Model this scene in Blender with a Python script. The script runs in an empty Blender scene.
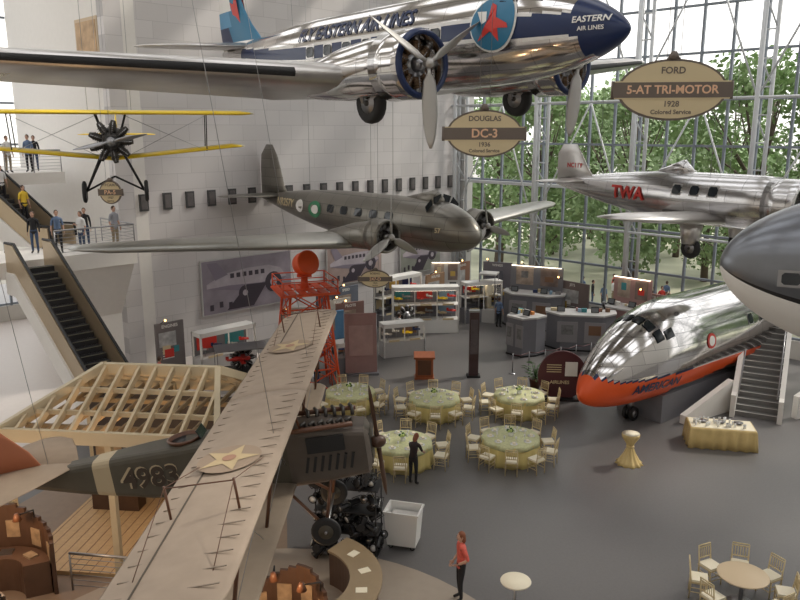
import bpy, bmesh, math, random
from mathutils import Vector, Matrix, Euler
random.seed(7)
R=math.radians
sc=bpy.context.scene
try: sc.view_settings.view_transform='Standard'
except: pass

# ---------------------------------------------------------------- materials
MATS={}
def mat(name,col,rough=.5,metal=0.,noise=0.,nscale=4.,emit=0.,panel=False,spec=None,trans=0.):
    if name in MATS: return MATS[name]
    m=bpy.data.materials.new(name); m.use_nodes=True
    nt=m.node_tree; b=nt.nodes['Principled BSDF']
    b.inputs['Roughness'].default_value=rough; b.inputs['Metallic'].default_value=metal
    c=(col[0],col[1],col[2],1)
    b.inputs['Base Color'].default_value=c
    if spec is not None: b.inputs['Specular IOR Level'].default_value=spec
    tc=nt.nodes.new('ShaderNodeTexCoord')
    src=None
    if noise>0:
        n=nt.nodes.new('ShaderNodeTexNoise'); n.inputs['Scale'].default_value=nscale; n.inputs['Detail'].default_value=4
        nt.links.new(tc.outputs['Object'],n.inputs['Vector'])
        r=nt.nodes.new('ShaderNodeMixRGB'); r.blend_type='MIX'
        nt.links.new(n.outputs['Fac'],r.inputs['Fac'])
        r.inputs['Color1'].default_value=tuple(x*(1-noise) for x in col)+(1,)
        r.inputs['Color2'].default_value=tuple(min(1,x*(1+noise)) for x in col)+(1,)
        src=r.outputs['Color']
    if panel:
        mp=nt.nodes.new('ShaderNodeMapping'); mp.inputs['Rotation'].default_value=(R(90),0,0)
        nt.links.new(tc.outputs['Object'],mp.inputs['Vector'])
        br=nt.nodes.new('ShaderNodeTexBrick'); br.inputs['Scale'].default_value=1.0
        br.inputs['Brick Width'].default_value=1.1; br.inputs['Row Height'].default_value=.45
        br.inputs['Mortar Size'].default_value=.008
        br.inputs['Color1'].default_value=tuple(x*.82 for x in col)+(1,)
        br.inputs['Color2'].default_value=c
        br.inputs['Mortar'].default_value=tuple(x*.40 for x in col)+(1,)
        nt.links.new(mp.outputs['Vector'],br.inputs['Vector'])
        src=br.outputs['Color']
    if src: nt.links.new(src,b.inputs['Base Color'])
    if emit>0:
        b.inputs['Emission Color'].default_value=c; b.inputs['Emission Strength'].default_value=emit
    MATS[name]=m
    return m
ALU=mat('polished_aluminium',(.70,.69,.69),.22,1,panel=True)
ALU2=mat('bare_aluminium_wing',(.60,.58,.56),.34,1,noise=.16,nscale=1.5)
GREYP=mat('aged_grey_metal',(.26,.245,.215),.34,.75,panel=True)
SHINY=mat('mirror_aluminium',(.78,.76,.75),.12,1,panel=True)
DKALU=mat('dark_polished_metal',(.20,.21,.23),.28,.8,noise=.1)
NAVY=mat('navy_paint',(.010,.025,.09),.3)
LBLUE=mat('light_blue_paint',(.10,.30,.5),.4)
RED=mat('red_paint',(.6,.04,.03),.4)
ORANGE=mat('orange_paint',(.85,.11,.02),.35)
BEACON=mat('beacon_red_paint',(.75,.10,.03),.45)
WHITE=mat('white_paint',(.8,.79,.76),.5)
WHITEP=mat('white_plaster',(.76,.735,.70),.8,noise=.04)
BLACK=mat('black_rubber',(.012,.012,.013),.6)
DKGLASS=mat('dark_glass',(.02,.025,.03),.08)
STEEL=mat('steel',(.35,.35,.36),.35,1)
DKSTEEL=mat('engine_metal',(.07,.065,.06),.4,.7)
YEL=mat('yellow_wing_paint',(.85,.6,.02),.4)
FABRIC=mat('doped_linen',(.37,.29,.22),.75,noise=.18,nscale=3)
OLIVE=mat('olive_fabric',(.07,.06,.042),.6,noise=.25,nscale=3)
CREAM=mat('cream_paint',(.64,.53,.33),.6)
BROWN=mat('brown_wood',(.12,.05,.025),.45,noise=.25,nscale=6)
TIMBER=mat('light_timber',(.62,.51,.34),.6,noise=.1,nscale=5)
PLANK=mat('plank_floor',(.54,.36,.18),.5,noise=.2,nscale=8)
GOLD=mat('gold_chair',(.66,.53,.30),.4,.1)
CUSH=mat('ivory_cushion',(.84,.77,.60),.8)
CLOTH=mat('yellow_satin_cloth',(.68,.56,.22),.45,noise=.1)
CLOTHT=mat('green_sheer_cloth',(.62,.63,.36),.6,noise=.35,nscale=14)
CHINA=mat('china',(.85,.85,.83),.2)
LEAFD=mat('dark_leaf',(.05,.12,.03),.6,noise=.4,nscale=10)
MAUVE=mat('mauve_panel',(.36,.22,.21),.7,noise=.1)
GREYC=mat('grey_cabinet',(.18,.18,.20),.5,noise=.08)
GREYL=mat('light_grey_cabinet',(.50,.49,.48),.5,noise=.05)
MAROON=mat('maroon_panel',(.09,.025,.03),.5)
SIGNBR=mat('sign_brown',(.15,.12,.10),.5)
PODIUM=mat('podium_wood',(.32,.09,.03),.4,noise=.2,nscale=5)
COUNTERB=mat('counter_brown',(.085,.045,.028),.45,noise=.25,nscale=5)
SKIN=mat('skin',(.55,.33,.24),.55)
HAIRB=mat('brown_hair',(.07,.035,.02),.6)
CONC=mat('pale_concrete',(.62,.60,.56),.8,noise=.05)
LAMPW=mat('warm_lamp',(1,.55,.2),.5,emit=6)
ADDGLOW=mat('added_glow_strip',(1,.85,.65),.5,emit=4)  # made-up glowing strip, added to brighten cases and kiosks
LIP=mat('lip',(.4,.08,.07),.5)

# ---------------------------------------------------------------- mesh builder
_txt={}
def text_mesh(s,bold=0):
    if s in _txt: return _txt[s]
    cu=bpy.data.curves.new('t','FONT'); cu.body=s; cu.align_x='CENTER'; cu.align_y='CENTER'; cu.offset=.025
    cu.resolution_u=3
    ob=bpy.data.objects.new('t',cu); sc.collection.objects.link(ob)
    dg=bpy.context.evaluated_depsgraph_get()
    me=bpy.data.meshes.new_from_object(ob.evaluated_get(dg))
    bm=bmesh.new(); bm.from_mesh(me)
    for z in (-.3,-.15,0,.15,.3):
        g=bm.verts[:]+bm.edges[:]+bm.faces[:]
        bmesh.ops.bisect_plane(bm,geom=g,plane_co=(0,z,0),plane_no=(0,1,0))
    bm.verts.index_update()
    vs=[v.co.copy() for v in bm.verts]; fs=[tuple(v.index for v in p.verts) for p in bm.faces]
    bm.free()
    bpy.data.objects.remove(ob); bpy.data.meshes.remove(me)
    _txt[s]=(vs,fs); return vs,fs
class MB:
    def __init__(s): s.v=[];s.f=[];s.fm=[];s.fs=[];s.mats=[]
    def mi(s,m):
        if m not in s.mats: s.mats.append(m)
        return s.mats.index(m)
    def add(s,vs,fs,m,smooth=False,M=None):
        o=len(s.v)
        for p in vs:
            p=Vector(p)
            if M is not None: p=M@p
            s.v.append(tuple(p))
        for i,f in enumerate(fs):
            s.f.append(tuple(k+o for k in f))
            mm=m[i] if isinstance(m,list) else m
            s.fm.append(s.mi(mm)); s.fs.append(smooth)
    def box(s,c,d,m,rot=None,M=None):
        x,y,z=d[0]/2,d[1]/2,d[2]/2
        vs=[Vector(q) for q in [(-x,-y,-z),(x,-y,-z),(x,y,-z),(-x,y,-z),(-x,-y,z),(x,-y,z),(x,y,z),(-x,y,z)]]
        T=Matrix.Translation(c)
        if rot: T=T@Euler(rot).to_matrix().to_4x4()
        if M is not None: T=M@T
        s.add(vs,[(0,3,2,1),(4,5,6,7),(0,1,5,4),(1,2,6,5),(2,3,7,6),(3,0,4,7)],m,False,T)
    def beam(s,p0,p1,w,h,m):
        p0=Vector(p0);p1=Vector(p1);d=p1-p0
        q=d.to_track_quat('X','Z').to_matrix().to_4x4()
        s.box((0,0,0),(d.length,w,h),m,M=Matrix.Translation((p0+p1)/2)@q)
    def tube(s,pts,rs,m,n=8,smooth=True,caps=True):
        pts=[Vector(p) for p in pts]
        if not hasattr(rs,'__len__'): rs=[rs]*len(pts)
        rings=[]
        up=Vector((0,0,1))
        for i,p in enumerate(pts):
            d=(pts[min(i+1,len(pts)-1)]-pts[max(i-1,0)]).normalized()
            a=up if abs(d.z)<.95 else Vector((1,0,0))
            u=d.cross(a).normalized(); w=d.cross(u)
            rings.append([p+(u*math.cos(2*math.pi*k/n)+w*math.sin(2*math.pi*k/n))*rs[i] for k in range(n)])
        s.loft(rings,m,smooth=smooth,caps=caps)
    def cyl(s,p0,p1,r,m,n=12,r1=None,smooth=True): s.tube([p0,p1],[r,r if r1 is None else r1],m,n,smooth)
    def loft(s,rings,m,smooth=True,caps=True,matfn=None,M=None):
        n=len(rings[0]); vs=[p for r in rings for p in r]; fs=[]
        for i in range(len(rings)-1):
            for k in range(n):
                fs.append((i*n+k,i*n+(k+1)%n,(i+1)*n+(k+1)%n,(i+1)*n+k))
        if caps:
            fs.append(tuple(range(n))[::-1]); fs.append(tuple((len(rings)-1)*n+k for k in range(n)))
        if matfn:
            ms=[]
            for f in fs:
                c=sum((Vector(vs[k]) for k in f),Vector())/len(f); ms.append(matfn(c) or m)
            s.add(vs,fs,ms,smooth,M)
        else: s.add(vs,fs,m,smooth,M)
    def lathe(s,prof,m,n=24,M=None,smooth=True,wav=None,caps=True):
        rings=[]
        for j,(r,z) in enumerate(prof):
            rg=[]
            for k in range(n):
                a=2*math.pi*k/n; rr=r*(1+(wav(a,z) if wav else 0))
                rg.append(Vector((rr*math.cos(a),rr*math.sin(a),z)))
            rings.append(rg)
        s.loft(rings,m,smooth,caps,M=M)
    def ball(s,c,r,m,n=12,M=None,k=8):
        if not hasattr(r,'__len__'): r=(r,r,r)
        rings=[]
        for j in range(k+1):
            t=math.pi*(j/k); t=min(max(t,.05),math.pi-.05)
            rings.append([Vector((c[0]+r[0]*math.sin(t)*math.cos(2*math.pi*i/n),c[1]+r[1]*math.sin(t)*math.sin(2*math.pi*i/n),c[2]+r[2]*math.cos(t))) for i in range(n)])
        s.loft(rings,m,True,True,M=M)
    def prism(s,pts,h,m,M=None):
        n=len(pts); vs=[Vector((p[0],p[1],-h/2)) for p in pts]+[Vector((p[0],p[1],h/2)) for p in pts]
        fs=[tuple(range(n))[::-1],tuple(range(n,2*n))]+[(k,(k+1)%n,(k+1)%n+n,k+n) for k in range(n)]
        s.add(vs,fs,m,False,M)
    def poly(s,pts,m): s.add(pts,[tuple(range(len(pts)))],m)
    def text(s,t,size,m,fn):
        vs,fs=text_mesh(t)
        s.add([fn(v.x*size,v.y*size) for v in vs],fs,m)
    def wing(s,st,m,matfn=None,M=None,n=14,inc=0):
        rings=[]
        for (y,xle,ch,z,t) in st:
            up=[];lo=[]
            for i in range(n+1):
                x=(1-math.cos(math.pi*i/n))/2
                yt=5*t*(.2969*math.sqrt(x)-.126*x-.3516*x*x+.2843*x**3-.1015*x**4)*ch
                cam=.03*ch*4*x*(1-x)-(x-.3)*ch*inc
                up.append(Vector((xle-x*ch,y,z+cam+yt))); lo.append(Vector((xle-x*ch,y,z+cam-yt)))
            rings.append(up[::-1]+lo[1:-1])
        s.loft(rings,m,True,True,matfn,M)
    def obj(s,name,loc=(0,0,0),rot=(0,0,0),bevel=0):
        me=bpy.data.meshes.new(name)
        me.from_pydata(s.v,[],s.f)
        for m in s.mats: me.materials.append(m)
        me.polygons.foreach_set('material_index',s.fm); me.polygons.foreach_set('use_smooth',s.fs)
        bm=bmesh.new(); bm.from_mesh(me); bmesh.ops.recalc_face_normals(bm,faces=bm.faces); bm.to_mesh(me); bm.free()
        ob=bpy.data.objects.new(name,me); sc.collection.objects.link(ob)
        ob.location=loc; ob.rotation_euler=rot
        if bevel:
            b=ob.modifiers.new('bevel','BEVEL'); b.width=bevel; b.segments=2; b.limit_method='ANGLE'
        return ob
def dup(ob,loc,rot=(0,0,0),scale=1):
    o=bpy.data.objects.new(ob.name.split('.')[0],ob.data); sc.collection.objects.link(o)
    o.location=loc;o.rotation_euler=rot;o.scale=(scale,)*3
    for m in ob.modifiers:
        b=o.modifiers.new(m.name,m.type)
        if m.type=='BEVEL': b.width=m.width;b.segments=m.segments;b.limit_method=m.limit_method
    return o
CX,CY=4.2,51.0
def ab(a,b,z=0): return Vector((CX-a*.7071+b*.7071,CY-a*.7071-b*.7071,z))

# ---------------------------------------------------------------- aircraft helpers
class Fus:
    def __init__(s,nl,ry,rz,nz,xt,L,endr,rise,nexp=.5,texp=1.5):
        s.__dict__.update(locals())
    def at(s,x):
        d=max(0,min(-x,s.L)); zc=0
        if d<s.nl:
            t=d/s.nl; k=max(.02,(1-(1-t)**2)**s.nexp); zc=s.nz*(1-t)**2
        elif d<s.xt: k=1
        else:
            q=(d-s.xt)/(s.L-s.xt); k=1-(1-s.endr)*q**s.texp; zc=s.rise*q**1.3
        return zc,s.ry*k,s.rz*k
    def pt(s,x,th,off=.012):
        zc,ry,rz=s.at(x); return Vector((x,(ry+off)*math.sin(th),zc+(rz+off)*math.cos(th)))
    def patch(s,mb,x0,x1,t0,t1,m,off=.03,n=5,inset=0):
        rows=[]
        for i in range(n+1):
            x=x0+(x1-x0)*i/n; a0=t0+inset*(1-i/n)*(1 if t0>0 else 1); 
            rows.append([s.pt(x,t0+(t1-t0)*j/n,off) for j in range(n+1)])
        vs=[p for r in rows for p in r]
        mb.add(vs,[(i*(n+1)+j,i*(n+1)+j+1,(i+1)*(n+1)+j+1,(i+1)*(n+1)+j) for i in range(n) for j in range(n)],m)
    def side(s,x,z,sg=-1,off=.02):
        zc,ry,rz=s.at(x); k=max(-.99,min(.99,(z-zc)/rz)); return Vector((x,sg*((ry*math.sqrt(1-k*k))+off),z))
    def build(s,mb,m,matfn=None,n=64,step=.16):
        xs=[-s.nl*(1-math.cos(math.pi/2*i/24)) for i in range(25)]
        x=-s.nl-step
        while x>-s.L: xs.append(x); x-=step
        xs.append(-s.L)
        mb.loft([[s.pt(x,2*math.pi*k/n,0) for k in range(n)] for x in xs],m,True,True,matfn)
    def window(s,mb,x,z,w,h,m,sg=-1,off=.02,frame=None):
        if frame:
            mb.poly([s.side(x+a*(w/2+.04),z+b*(h/2+.04),sg,off) for a,b in((-1,-1),(1,-1),(1,1),(-1,1))],frame)
            off+=.01
        mb.poly([s.side(x+a*w/2,z+b*h/2,sg,off) for a,b in((-1,-.6),(-.7,-1),(.7,-1),(1,-.6),(1,.6),(.7,1),(-.7,1),(-1,.6))],m)
    def txt(s,mb,t,size,x,z,m,sg=-1,slope=0,off=.03,zf=None):
        mb.text(t,size,m,lambda u,v:s.side(x-sg*u,z+v+slope*(-sg*u),sg,off))
def radial(mb,c,r,ncyl=9,case=DKSTEEL,cylm=DKSTEEL):
    c=Vector(c)
    mb.cyl(c+Vector((-.25,0,0)),c+Vector((.12,0,0)),r*.42,case,16)
    mb.cyl(c+Vector((.1,0,0)),c+Vector((.32,0,0)),r*.3,STEEL,16,r*.16)
    for i in range(ncyl):
        a=2*math.pi*i/ncyl; d=Vector((0,math.cos(a),math.sin(a)))
        mb.cyl(c+d*r*.38,c+d*r*.8,r*.16,cylm,8)
        for k in range(4):
            q=.45+.09*k; mb.cyl(c+d*r*q,c+d*r*(q+.03),r*.2,cylm,8)
        mb.cyl(c+d*r*.8,c+d*r*.97,r*.15,case,8,r*.1)
        mb.cyl(c+d*r*.4+Vector((.13,0,0)),c+d*r*.9+Vector((.1,0,0)),r*.025,STEEL,6)
def prop(mb,c,rad,nb,a0,m=STEEL,w=.13,tipm=None):
    c=Vector(c)
    mb.ball(c,(.16,.13,.13),m)
    for i in range(nb):
        a=a0+2*math.pi*i/nb; d=Vector((0,math.cos(a),math.sin(a))); t=Vector((0,-math.sin(a),math.cos(a)))
        rings=[]
        for k in range(13):
            q=k/12; rr=.08+q*(rad-.08)
            ww=w*(.35+1.0*math.sin(math.pi*min(1,q*.8+.12)))*(1 if q<.9 else (.85 if q<.95 else .4)); th=.03*(1-q)+.012
            if q<.12: ww=.05; th=.05
            tw=R(62-30*q); f=(t*math.sin(tw)+Vector((1,0,0))*math.cos(tw)); nn=f.cross(d)
            rings.append([c+d*rr+f*ww*math.cos(2*math.pi*j/8)+nn*th*math.sin(2*math.pi*j/8) for j in range(8)])
        mb.loft(rings,m)
def cowl(mb,c,r,L,m,r2=None,lip=None,n=32):
    M=Matrix.Translation(c)@Matrix.Rotation(R(-90),4,'Y')
    r2=r2 or r
    prof=[(r*.80,L*.5),(r*.80,.06),(r*.84,.0),(r*.93,.0),(r*.99,.1),(r,.3),(r,L*.6),(r2,L),(r2*.9,L)]
    rings=[]
    for rr,z in prof: rings.append([Vector((rr*math.cos(2*math.pi*k/n),rr*math.sin(2*math.pi*k/n),z)) for k in range(n)])
    mb.loft(rings,m,True,False,(lambda q: lip if q.z<.14 and lip else None),M=M)
def wheel(mb,c,r,w,axis='Y',hub=STEEL):
    c=Vector(c); 
    M=Matrix.Translation(c)@Matrix.Rotation(R(90),4,'X')
    prof=[(r*.5,-w*.35),(r*.8,-w*.5),(r*.97,-w*.3),(r,0),(r*.97,w*.3),(r*.8,w*.5),(r*.5,w*.35)]
    mb.lathe(prof,BLACK,20,M)
    mb.cyl(c+Vector((0,-w*.42,0)),c+Vector((0,w*.42,0)),r*.5,hub,16)
    mb.cyl(c+Vector((0,-w*.55,0)),c+Vector((0,w*.55,0)),r*.14,DKSTEEL,10)
def cable(mb,p,L=8,rr=.008): mb.cyl(p,Vector(p)+Vector((0,0,L)),rr,STEEL,5)

# ================================================================ polished twin-engine airliner
mb=MB(); F=Fus(4.8,1.18,1.28,-.18,11.3,19.3,.10,.6,.64)
def paint(c):
    if c.x>-1.05-.22*(c.z): return NAVY
    zc=F.at(c.x)[0]; k=1 if c.x>-11 else .75
    if c.x>-17 and abs(c.z-(zc+.10))<.24*k: return NAVY
    if c.x>-17 and abs(c.z-(zc+.10))<.31*k: return WHITE
F.build(mb,SHINY,paint,80)
EMB=mat('emblem_blue',(.03,.18,.32),.4)
for sg in(-1,1):
    for i in range(7): F.window(mb,-5.2-i*1.0,.11,.40,.32,DKGLASS,sg,frame=ALU2)
    F.txt(mb,'FLY EASTERN AIR LINES',.56,-9.1,.66,NAVY,sg)
    F.txt(mb,'EASTERN',.19,-.72,.08,WHITE,sg,off=.035); F.txt(mb,'AIR LINES',.13,-.70,-.12,WHITE,sg,off=.035)
    def disc(r,m,off,cx=-3.2,cz=.22):
        n=32; rr=[0.02,.5,1]
        mb.loft([[F.side(cx+r*q*math.cos(2*math.pi*k/n),cz+r*q*math.sin(2*math.pi*k/n),sg,off) for k in range(n)] for q in rr],m,True,False)
    disc(.70,WHITE,.03); disc(.65,EMB,.045)
    bird=[(-.12,.48),(.05,.40),(.12,.12),(.46,-.05),(.5,-.16),(.2,-.14),(.22,-.46),(-.02,-.2),(-.42,-.42),(-.2,-.08),(-.1,.12)]
    mb.poly([F.side(-3.2-sg*u,.22+v,sg,.065) for u,v in bird],RED)
    b2=[(-.5,.30),(-.2,.28),(-.16,.05),(-.3,-.02)]
    mb.poly([F.side(-3.2-sg*u,.22+v,sg,.06) for u,v in b2],WHITE)
for sg in(-1,1):
    for (t0,t1) in ((.06,.40),(.46,.80)):
        F.patch(mb,-2.0,-2.45,sg*t0,sg*t1,DKGLASS,.04)
    mb.poly([F.side(-2.65,.66,sg,.03),F.side(-3.15,.7,sg,.03),F.side(-3.1,.92,sg,.03),F.side(-2.7,.9,sg,.03)],DKGLASS)
mb.tube([(-2.4,0,.90),(-3.1,0,1.16),(-5.6,0,1.32)],[.1,.28,.05],SHINY,12)
for sg in(-1,1):
    st=[(0,-6.0,4.7,-1.02,.15),(sg*3.1,-6.05,4.5,-1.02,.16),(sg*3.6,-6.1,4.35,-.98,.17),(sg*13.2,-8.5,2.7,-.34,.17),(sg*14.2,-8.85,2.0,-.27,.15),(sg*14.8,-9.35,.9,-.22,.12)]
    st2=[]
    for i in range(len(st)-1):
        for q in range(8):
            t=q/8; st2.append(tuple(a*(1-t)+b*t for a,b in zip(st[i],st[i+1])))
    st2.append(st[-1])
    def wm(c):
        y=abs(c.y)
        if 5.2<y<14.3:
            xle=-6.1-(y-3.6)*.25
            if c.x>xle-.08: return BLACK
        if c.x<-6.1-(y-3.6)*.25-.9 and int(y/1.1)%7==3 and y>5: return ALU
    mb.wing(st2,ALU2,wm,inc=.11)
    ny=sg*2.85; nz=-.72
    prof=[(-4.2,.60,nz),(-4.7,.74,nz),(-5.5,.76,nz-.02),(-6.7,.72,nz-.08),(-8.2,.55,nz-.18),(-9.8,.22,nz-.22),(-10.4,.04,nz-.2)]
    mb.loft([[Vector((x,ny+r*math.cos(2*math.pi*k/24),z+r*math.sin(2*math.pi*k/24))) for k in range(24)] for x,r,z in prof],SHINY)
    cowl(mb,(-3.75,ny,nz),.84,1.15,SHINY,.86,NAVY)
    radial(mb,(-4.15,ny,nz),.70,9,STEEL,mat('bronze_cylinder',(.20,.13,.08),.4,.7))
    prop(mb,(-3.6,ny,nz),2.0,3,R(-90) if sg<0 else R(20),mat('prop_blade_metal',(.48,.47,.45),.45,.6),.14)
    wheel(mb,(-5.9,ny,nz-.86),.54,.34)
    for dy in(-.27,.27): mb.cyl((-5.9,ny+dy,nz-.86),(-6.2,ny+dy,nz-.1),.05,STEEL,8)
    mb.wing([(0,-16.5,2.4,.75,.1),(sg*3.4,-17.4,1.5,.78,.09),(sg*4.0,-17.8,.8,.79,.08),(sg*4.15,-18.1,.35,.79,.07)],ALU2)
MV=Matrix.Translation((0,0,.4))@Matrix.Rotation(R(90),4,'X')
def finp(c):
    if c.y>.9:
        if c.x<-18.3: return NAVY if c.y<1.3 else (LBLUE if c.y<1.9 else WHITE)
        return EMB
mb.wing([(0,-15.1,4.2,0,.06),(.6,-16.2,3.2,0,.08),(1.2,-16.9,2.6,0,.09),(1.8,-17.4,2.1,0,.09),(2.3,-17.7,1.7,0,.09),(2.7,-18.0,1.2,0,.08),(2.95,-18.4,.5,0,.07)],ALU2,finp,M=MV)
for sg in(-1,1):
    mb.poly([Vector((-17.8-.5*u,sg*.16,.4+1.9+v*1.1)) for u,v in ((-.6,-.6),(0,.5),(.4,.1),(.9,.2),(.5,-.3),(.2,-.8),(-.1,-.4))],RED)
wheel(mb,(-17.8,0,-.35),.2,.12); mb.cyl((-17.8,0,-.35),(-17.6,0,.1),.05,STEEL)
for p in((-6,-1,1),(-6,1,1),(-14,0,1)): cable(mb,p,5.2)
mb.obj('airliner_polished_silver',(5.15,17.9,13.4),(R(2.5),0,R(-50.3)))

# ================================================================ grey twin-engine airliner
mb=MB(); F=Fus(2.6,.98,1.02,-.25,7.5,15.4,.10,.35,.55)
F.build(mb,GREYP,None,48)
for sg in(-1,1):
    for i in range(5): F.window(mb,-4.1-i*1.0,.28,.5,.34,DKGLASS,sg)
    F.txt(mb,'NR257Y',.5,-12.3,.25,CREAM,sg)
    F.txt(mb,'57',.26,-1.35,-.05,CREAM,sg,off=.04)
    mb.poly([F.side(-9.4+.55*math.cos(a)*(1),.15+.38*math.sin(a),sg,.03) for a in [2*math.pi*k/16 for k in range(16)]],mat('green_emblem',(.05,.25,.12),.5))
    mb.poly([F.side(-9.35+.3*math.cos(a)*(1),.15+.2*math.sin(a),sg,.04) for a in [2*math.pi*k/16 for k in range(16)]],WHITE)
    mb.poly([F.side(-10.8+.35*math.cos(a),.2+.3*math.sin(a),sg,.03) for a in [2*math.pi*k/12 for k in range(12)]],WHITE)
    for t0,t1 in((.05,.45),(.5,.95)):
        mb.poly([F.pt(-2.05,sg*t0,.0),F.pt(-2.05,sg*t1,.0),F.pt(-2.0,sg*t1*.9,.26),F.pt(-2.0,sg*t0,.28)],DKGLASS)
    st=[(0,-3.8,3.6,-.72,.17),(sg*2.7,-3.9,3.4,-.68,.17),(sg*11.6,-5.6,1.9,-.22,.15),(sg*12.3,-6.0,1.3,-.18,.13),(sg*12.6,-6.3,.5,-.17,.1)]
    mb.wing(st,mat('grey_wing',(.34,.335,.31),.35,.7,noise=.1),None)
    ny=sg*2.6; nz=-.2
    prof=[(-2.6,.48,nz),(-3.3,.56,nz-.05),(-4.2,.5,nz-.15),(-5.6,.28,nz-.3),(-6.4,.04,nz-.3)]
    mb.loft([[Vector((x,ny+r*math.cos(2*math.pi*k/20),z+r*math.sin(2*math.pi*k/20))) for k in range(20)] for x,r,z in prof],GREYP)
    cowl(mb,(-2.15,ny,nz),.64,.7,GREYP,.66)
    radial(mb,(-2.5,ny,nz),.55,cylm=STEEL)
    prop(mb,(-2.0,ny,nz),1.5,3,R(-150) if sg<0 else R(100),MATS['prop_blade_metal'],.13)
    mb.wing([(0,-13.2,1.9,.45,.1),(sg*2.6,-13.7,1.2,.5,.09),(sg*3.0,-14.1,.5,.5,.08)],GREYP)
mb.tube([(-1.95,0,.93),(-2.3,0,1.05),(-4.2,0,.95)],[.1,.36,.05],GREYP,12)
MV=Matrix.Translation((0,0,.25))@Matrix.Rotation(R(90),4,'X')
mb.wing([(0,-12.6,2.8,0,.07),(.7,-13.2,2.2,0,.09),(1.5,-13.5,1.9,0,.09),(2.2,-13.8,1.5,0,.08),(2.7,-14.2,.6,0,.07)],GREYP,M=MV)
for p in((-4,-.8,.8),(-4,.8,.8),(-11,0,.8)): cable(mb,p,11.4)
mb.obj('airliner_grey_twin_engine',(2.95,28,7.35),(0,0,R(-49)))

# ================================================================ silver monoplane
mb=MB(); F=Fus(1.5,.88,.97,0,4.6,11.0,.12,.25,.30)
F.build(mb,ALU,lambda c: DKSTEEL if c.x>-.08 else None,48)
for sg in(-1,1):
    F.txt(mb,'TWA',.72,-6.5,.05,RED,sg,off=.05)
    for i in range(3): F.window(mb,-2.7-i*.75,.35,.34,.34,DKGLASS,sg,frame=ALU2)
    mb.wing([(0,-2.2,2.9,-.75,.16),(sg*4.2,-2.5,2.1,-.45,.14),(sg*5.2,-2.8,1.4,-.38,.12),(sg*5.6,-3.2,.6,-.36,.09)],ALU2)
    mb.wing([(0,-9.0,1.7,.35,.1),(sg*1.9,-9.4,1.1,.38,.09),(sg*2.3,-9.7,.5,.38,.08)],ALU2)
    mb.tube([(-3.0,sg*1.5,-.7),(-3.0,sg*1.5,-1.5)],[.42,.3],ALU2,12); wheel(mb,(-2.95,sg*1.5,-1.65),.38,.22)
    mb.text('NC11Y',.28,RED,lambda u,v:(-9.9-sg*u,sg*.13,1.0+v))
cowl(mb,(.25,0,0),.9,1.1,ALU,.94); radial(mb,(-.1,0,0),.75); prop(mb,(.42,0,0),1.4,2,R(60),STEEL)
MV=Matrix.Translation((0,0,.2))@Matrix.Rotation(R(90),4,'X')
mb.wing([(0,-8.6,2.4,0,.07),(.7,-9.2,1.8,0,.09),(1.3,-9.6,1.4,0,.09),(1.7,-9.9,.8,0,.07)],ALU2,M=MV)
mb.tube([(-4.1,0,.9),(-4.5,0,1.12),(-5.6,0,.9)],[.12,.3,.1],ALU,10)
for p in((-3,-.6,.8),(-3,.6,.8),(-8.6,0,.7)): cable(mb,p,10.3)
mb.obj('monoplane_silver',(13.4,25.6,8.5),(0,0,R(-55)))

# ================================================================ yellow mail biplane
mb=MB(); F=Fus(1.0,.42,.5,0,2.6,6.4,.15,.1,.4)
F.build(mb,mat('black_fuselage',(.02,.02,.025),.35),None,24)
for sg in(-1,1):
    for z,xo,sp,dh in((.95,-.3,4.9,.0),(-.62,-.9,4.6,.09)):
        mb.wing([(0,xo,1.3,z,.12),(sg*sp*.9,xo,1.3,z+dh*sp,.12),(sg*sp*.97,xo-.2,.9,z+dh*sp,.1),(sg*sp,xo-.4,.4,z+dh*sp,.09)],YEL,lambda c,xo=xo: YEL if c.x>xo-.25 else mat('pale_yellow_fabric',(.55,.5,.3),.7))
    for xx in(-.45,-1.3): mb.cyl((xx,sg*3.2,.95),(xx-.5,sg*3.2,-.35),.02,DKSTEEL,6)
    for xx in(-.45,-1.3): mb.cyl((xx,sg*.5,.95),(xx,sg*.3,.3),.025,BLACK,6)
    mb.cyl((-.5,sg*.4,.9),(-1,sg*3.2,-.35),.008,STEEL,4); mb.cyl((-.5,sg*3.2,.9),(-1,sg*.4,-.55),.008,STEEL,4)
    wheel(mb,(-.75,sg*1.02,-1.72),.38,.14,hub=DKSTEEL)
    mb.cyl((-.75,sg*.95,-1.7),(-.5,sg*.35,-.4),.045,BLACK,8); mb.cyl((-.75,sg*.95,-1.7),(-1.5,sg*.35,-.45),.035,BLACK,8)
    mb.cyl((-.75,sg*1.0,-1.72),(-.8,0,-1.2),.035,BLACK,8)
    mb.wing([(0,-5.5,1.1,.2,.07),(sg*1.3,-5.7,.7,.2,.07),(sg*1.5,-5.9,.3,.2,.06)],YEL)
radial(mb,(.1,0,0),.74,9)
prop(mb,(.5,0,0),1.2,2,R(12),STEEL,.07)
MV=Matrix.Translation((0,0,.1))@Matrix.Rotation(R(90),4,'X')
mb.wing([(0,-5.3,1.3,0,.07),(.6,-5.6,1.0,0,.07),(1.1,-5.9,.5,0,.06)],YEL,M=MV)
for p in((-.6,-.7,1.0),(-.6,.7,1.0)): cable(mb,p,8.0)
mb.obj('biplane_yellow_wing',(-9.75,26.2,10.62),(0,0,R(-72)))

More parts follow.
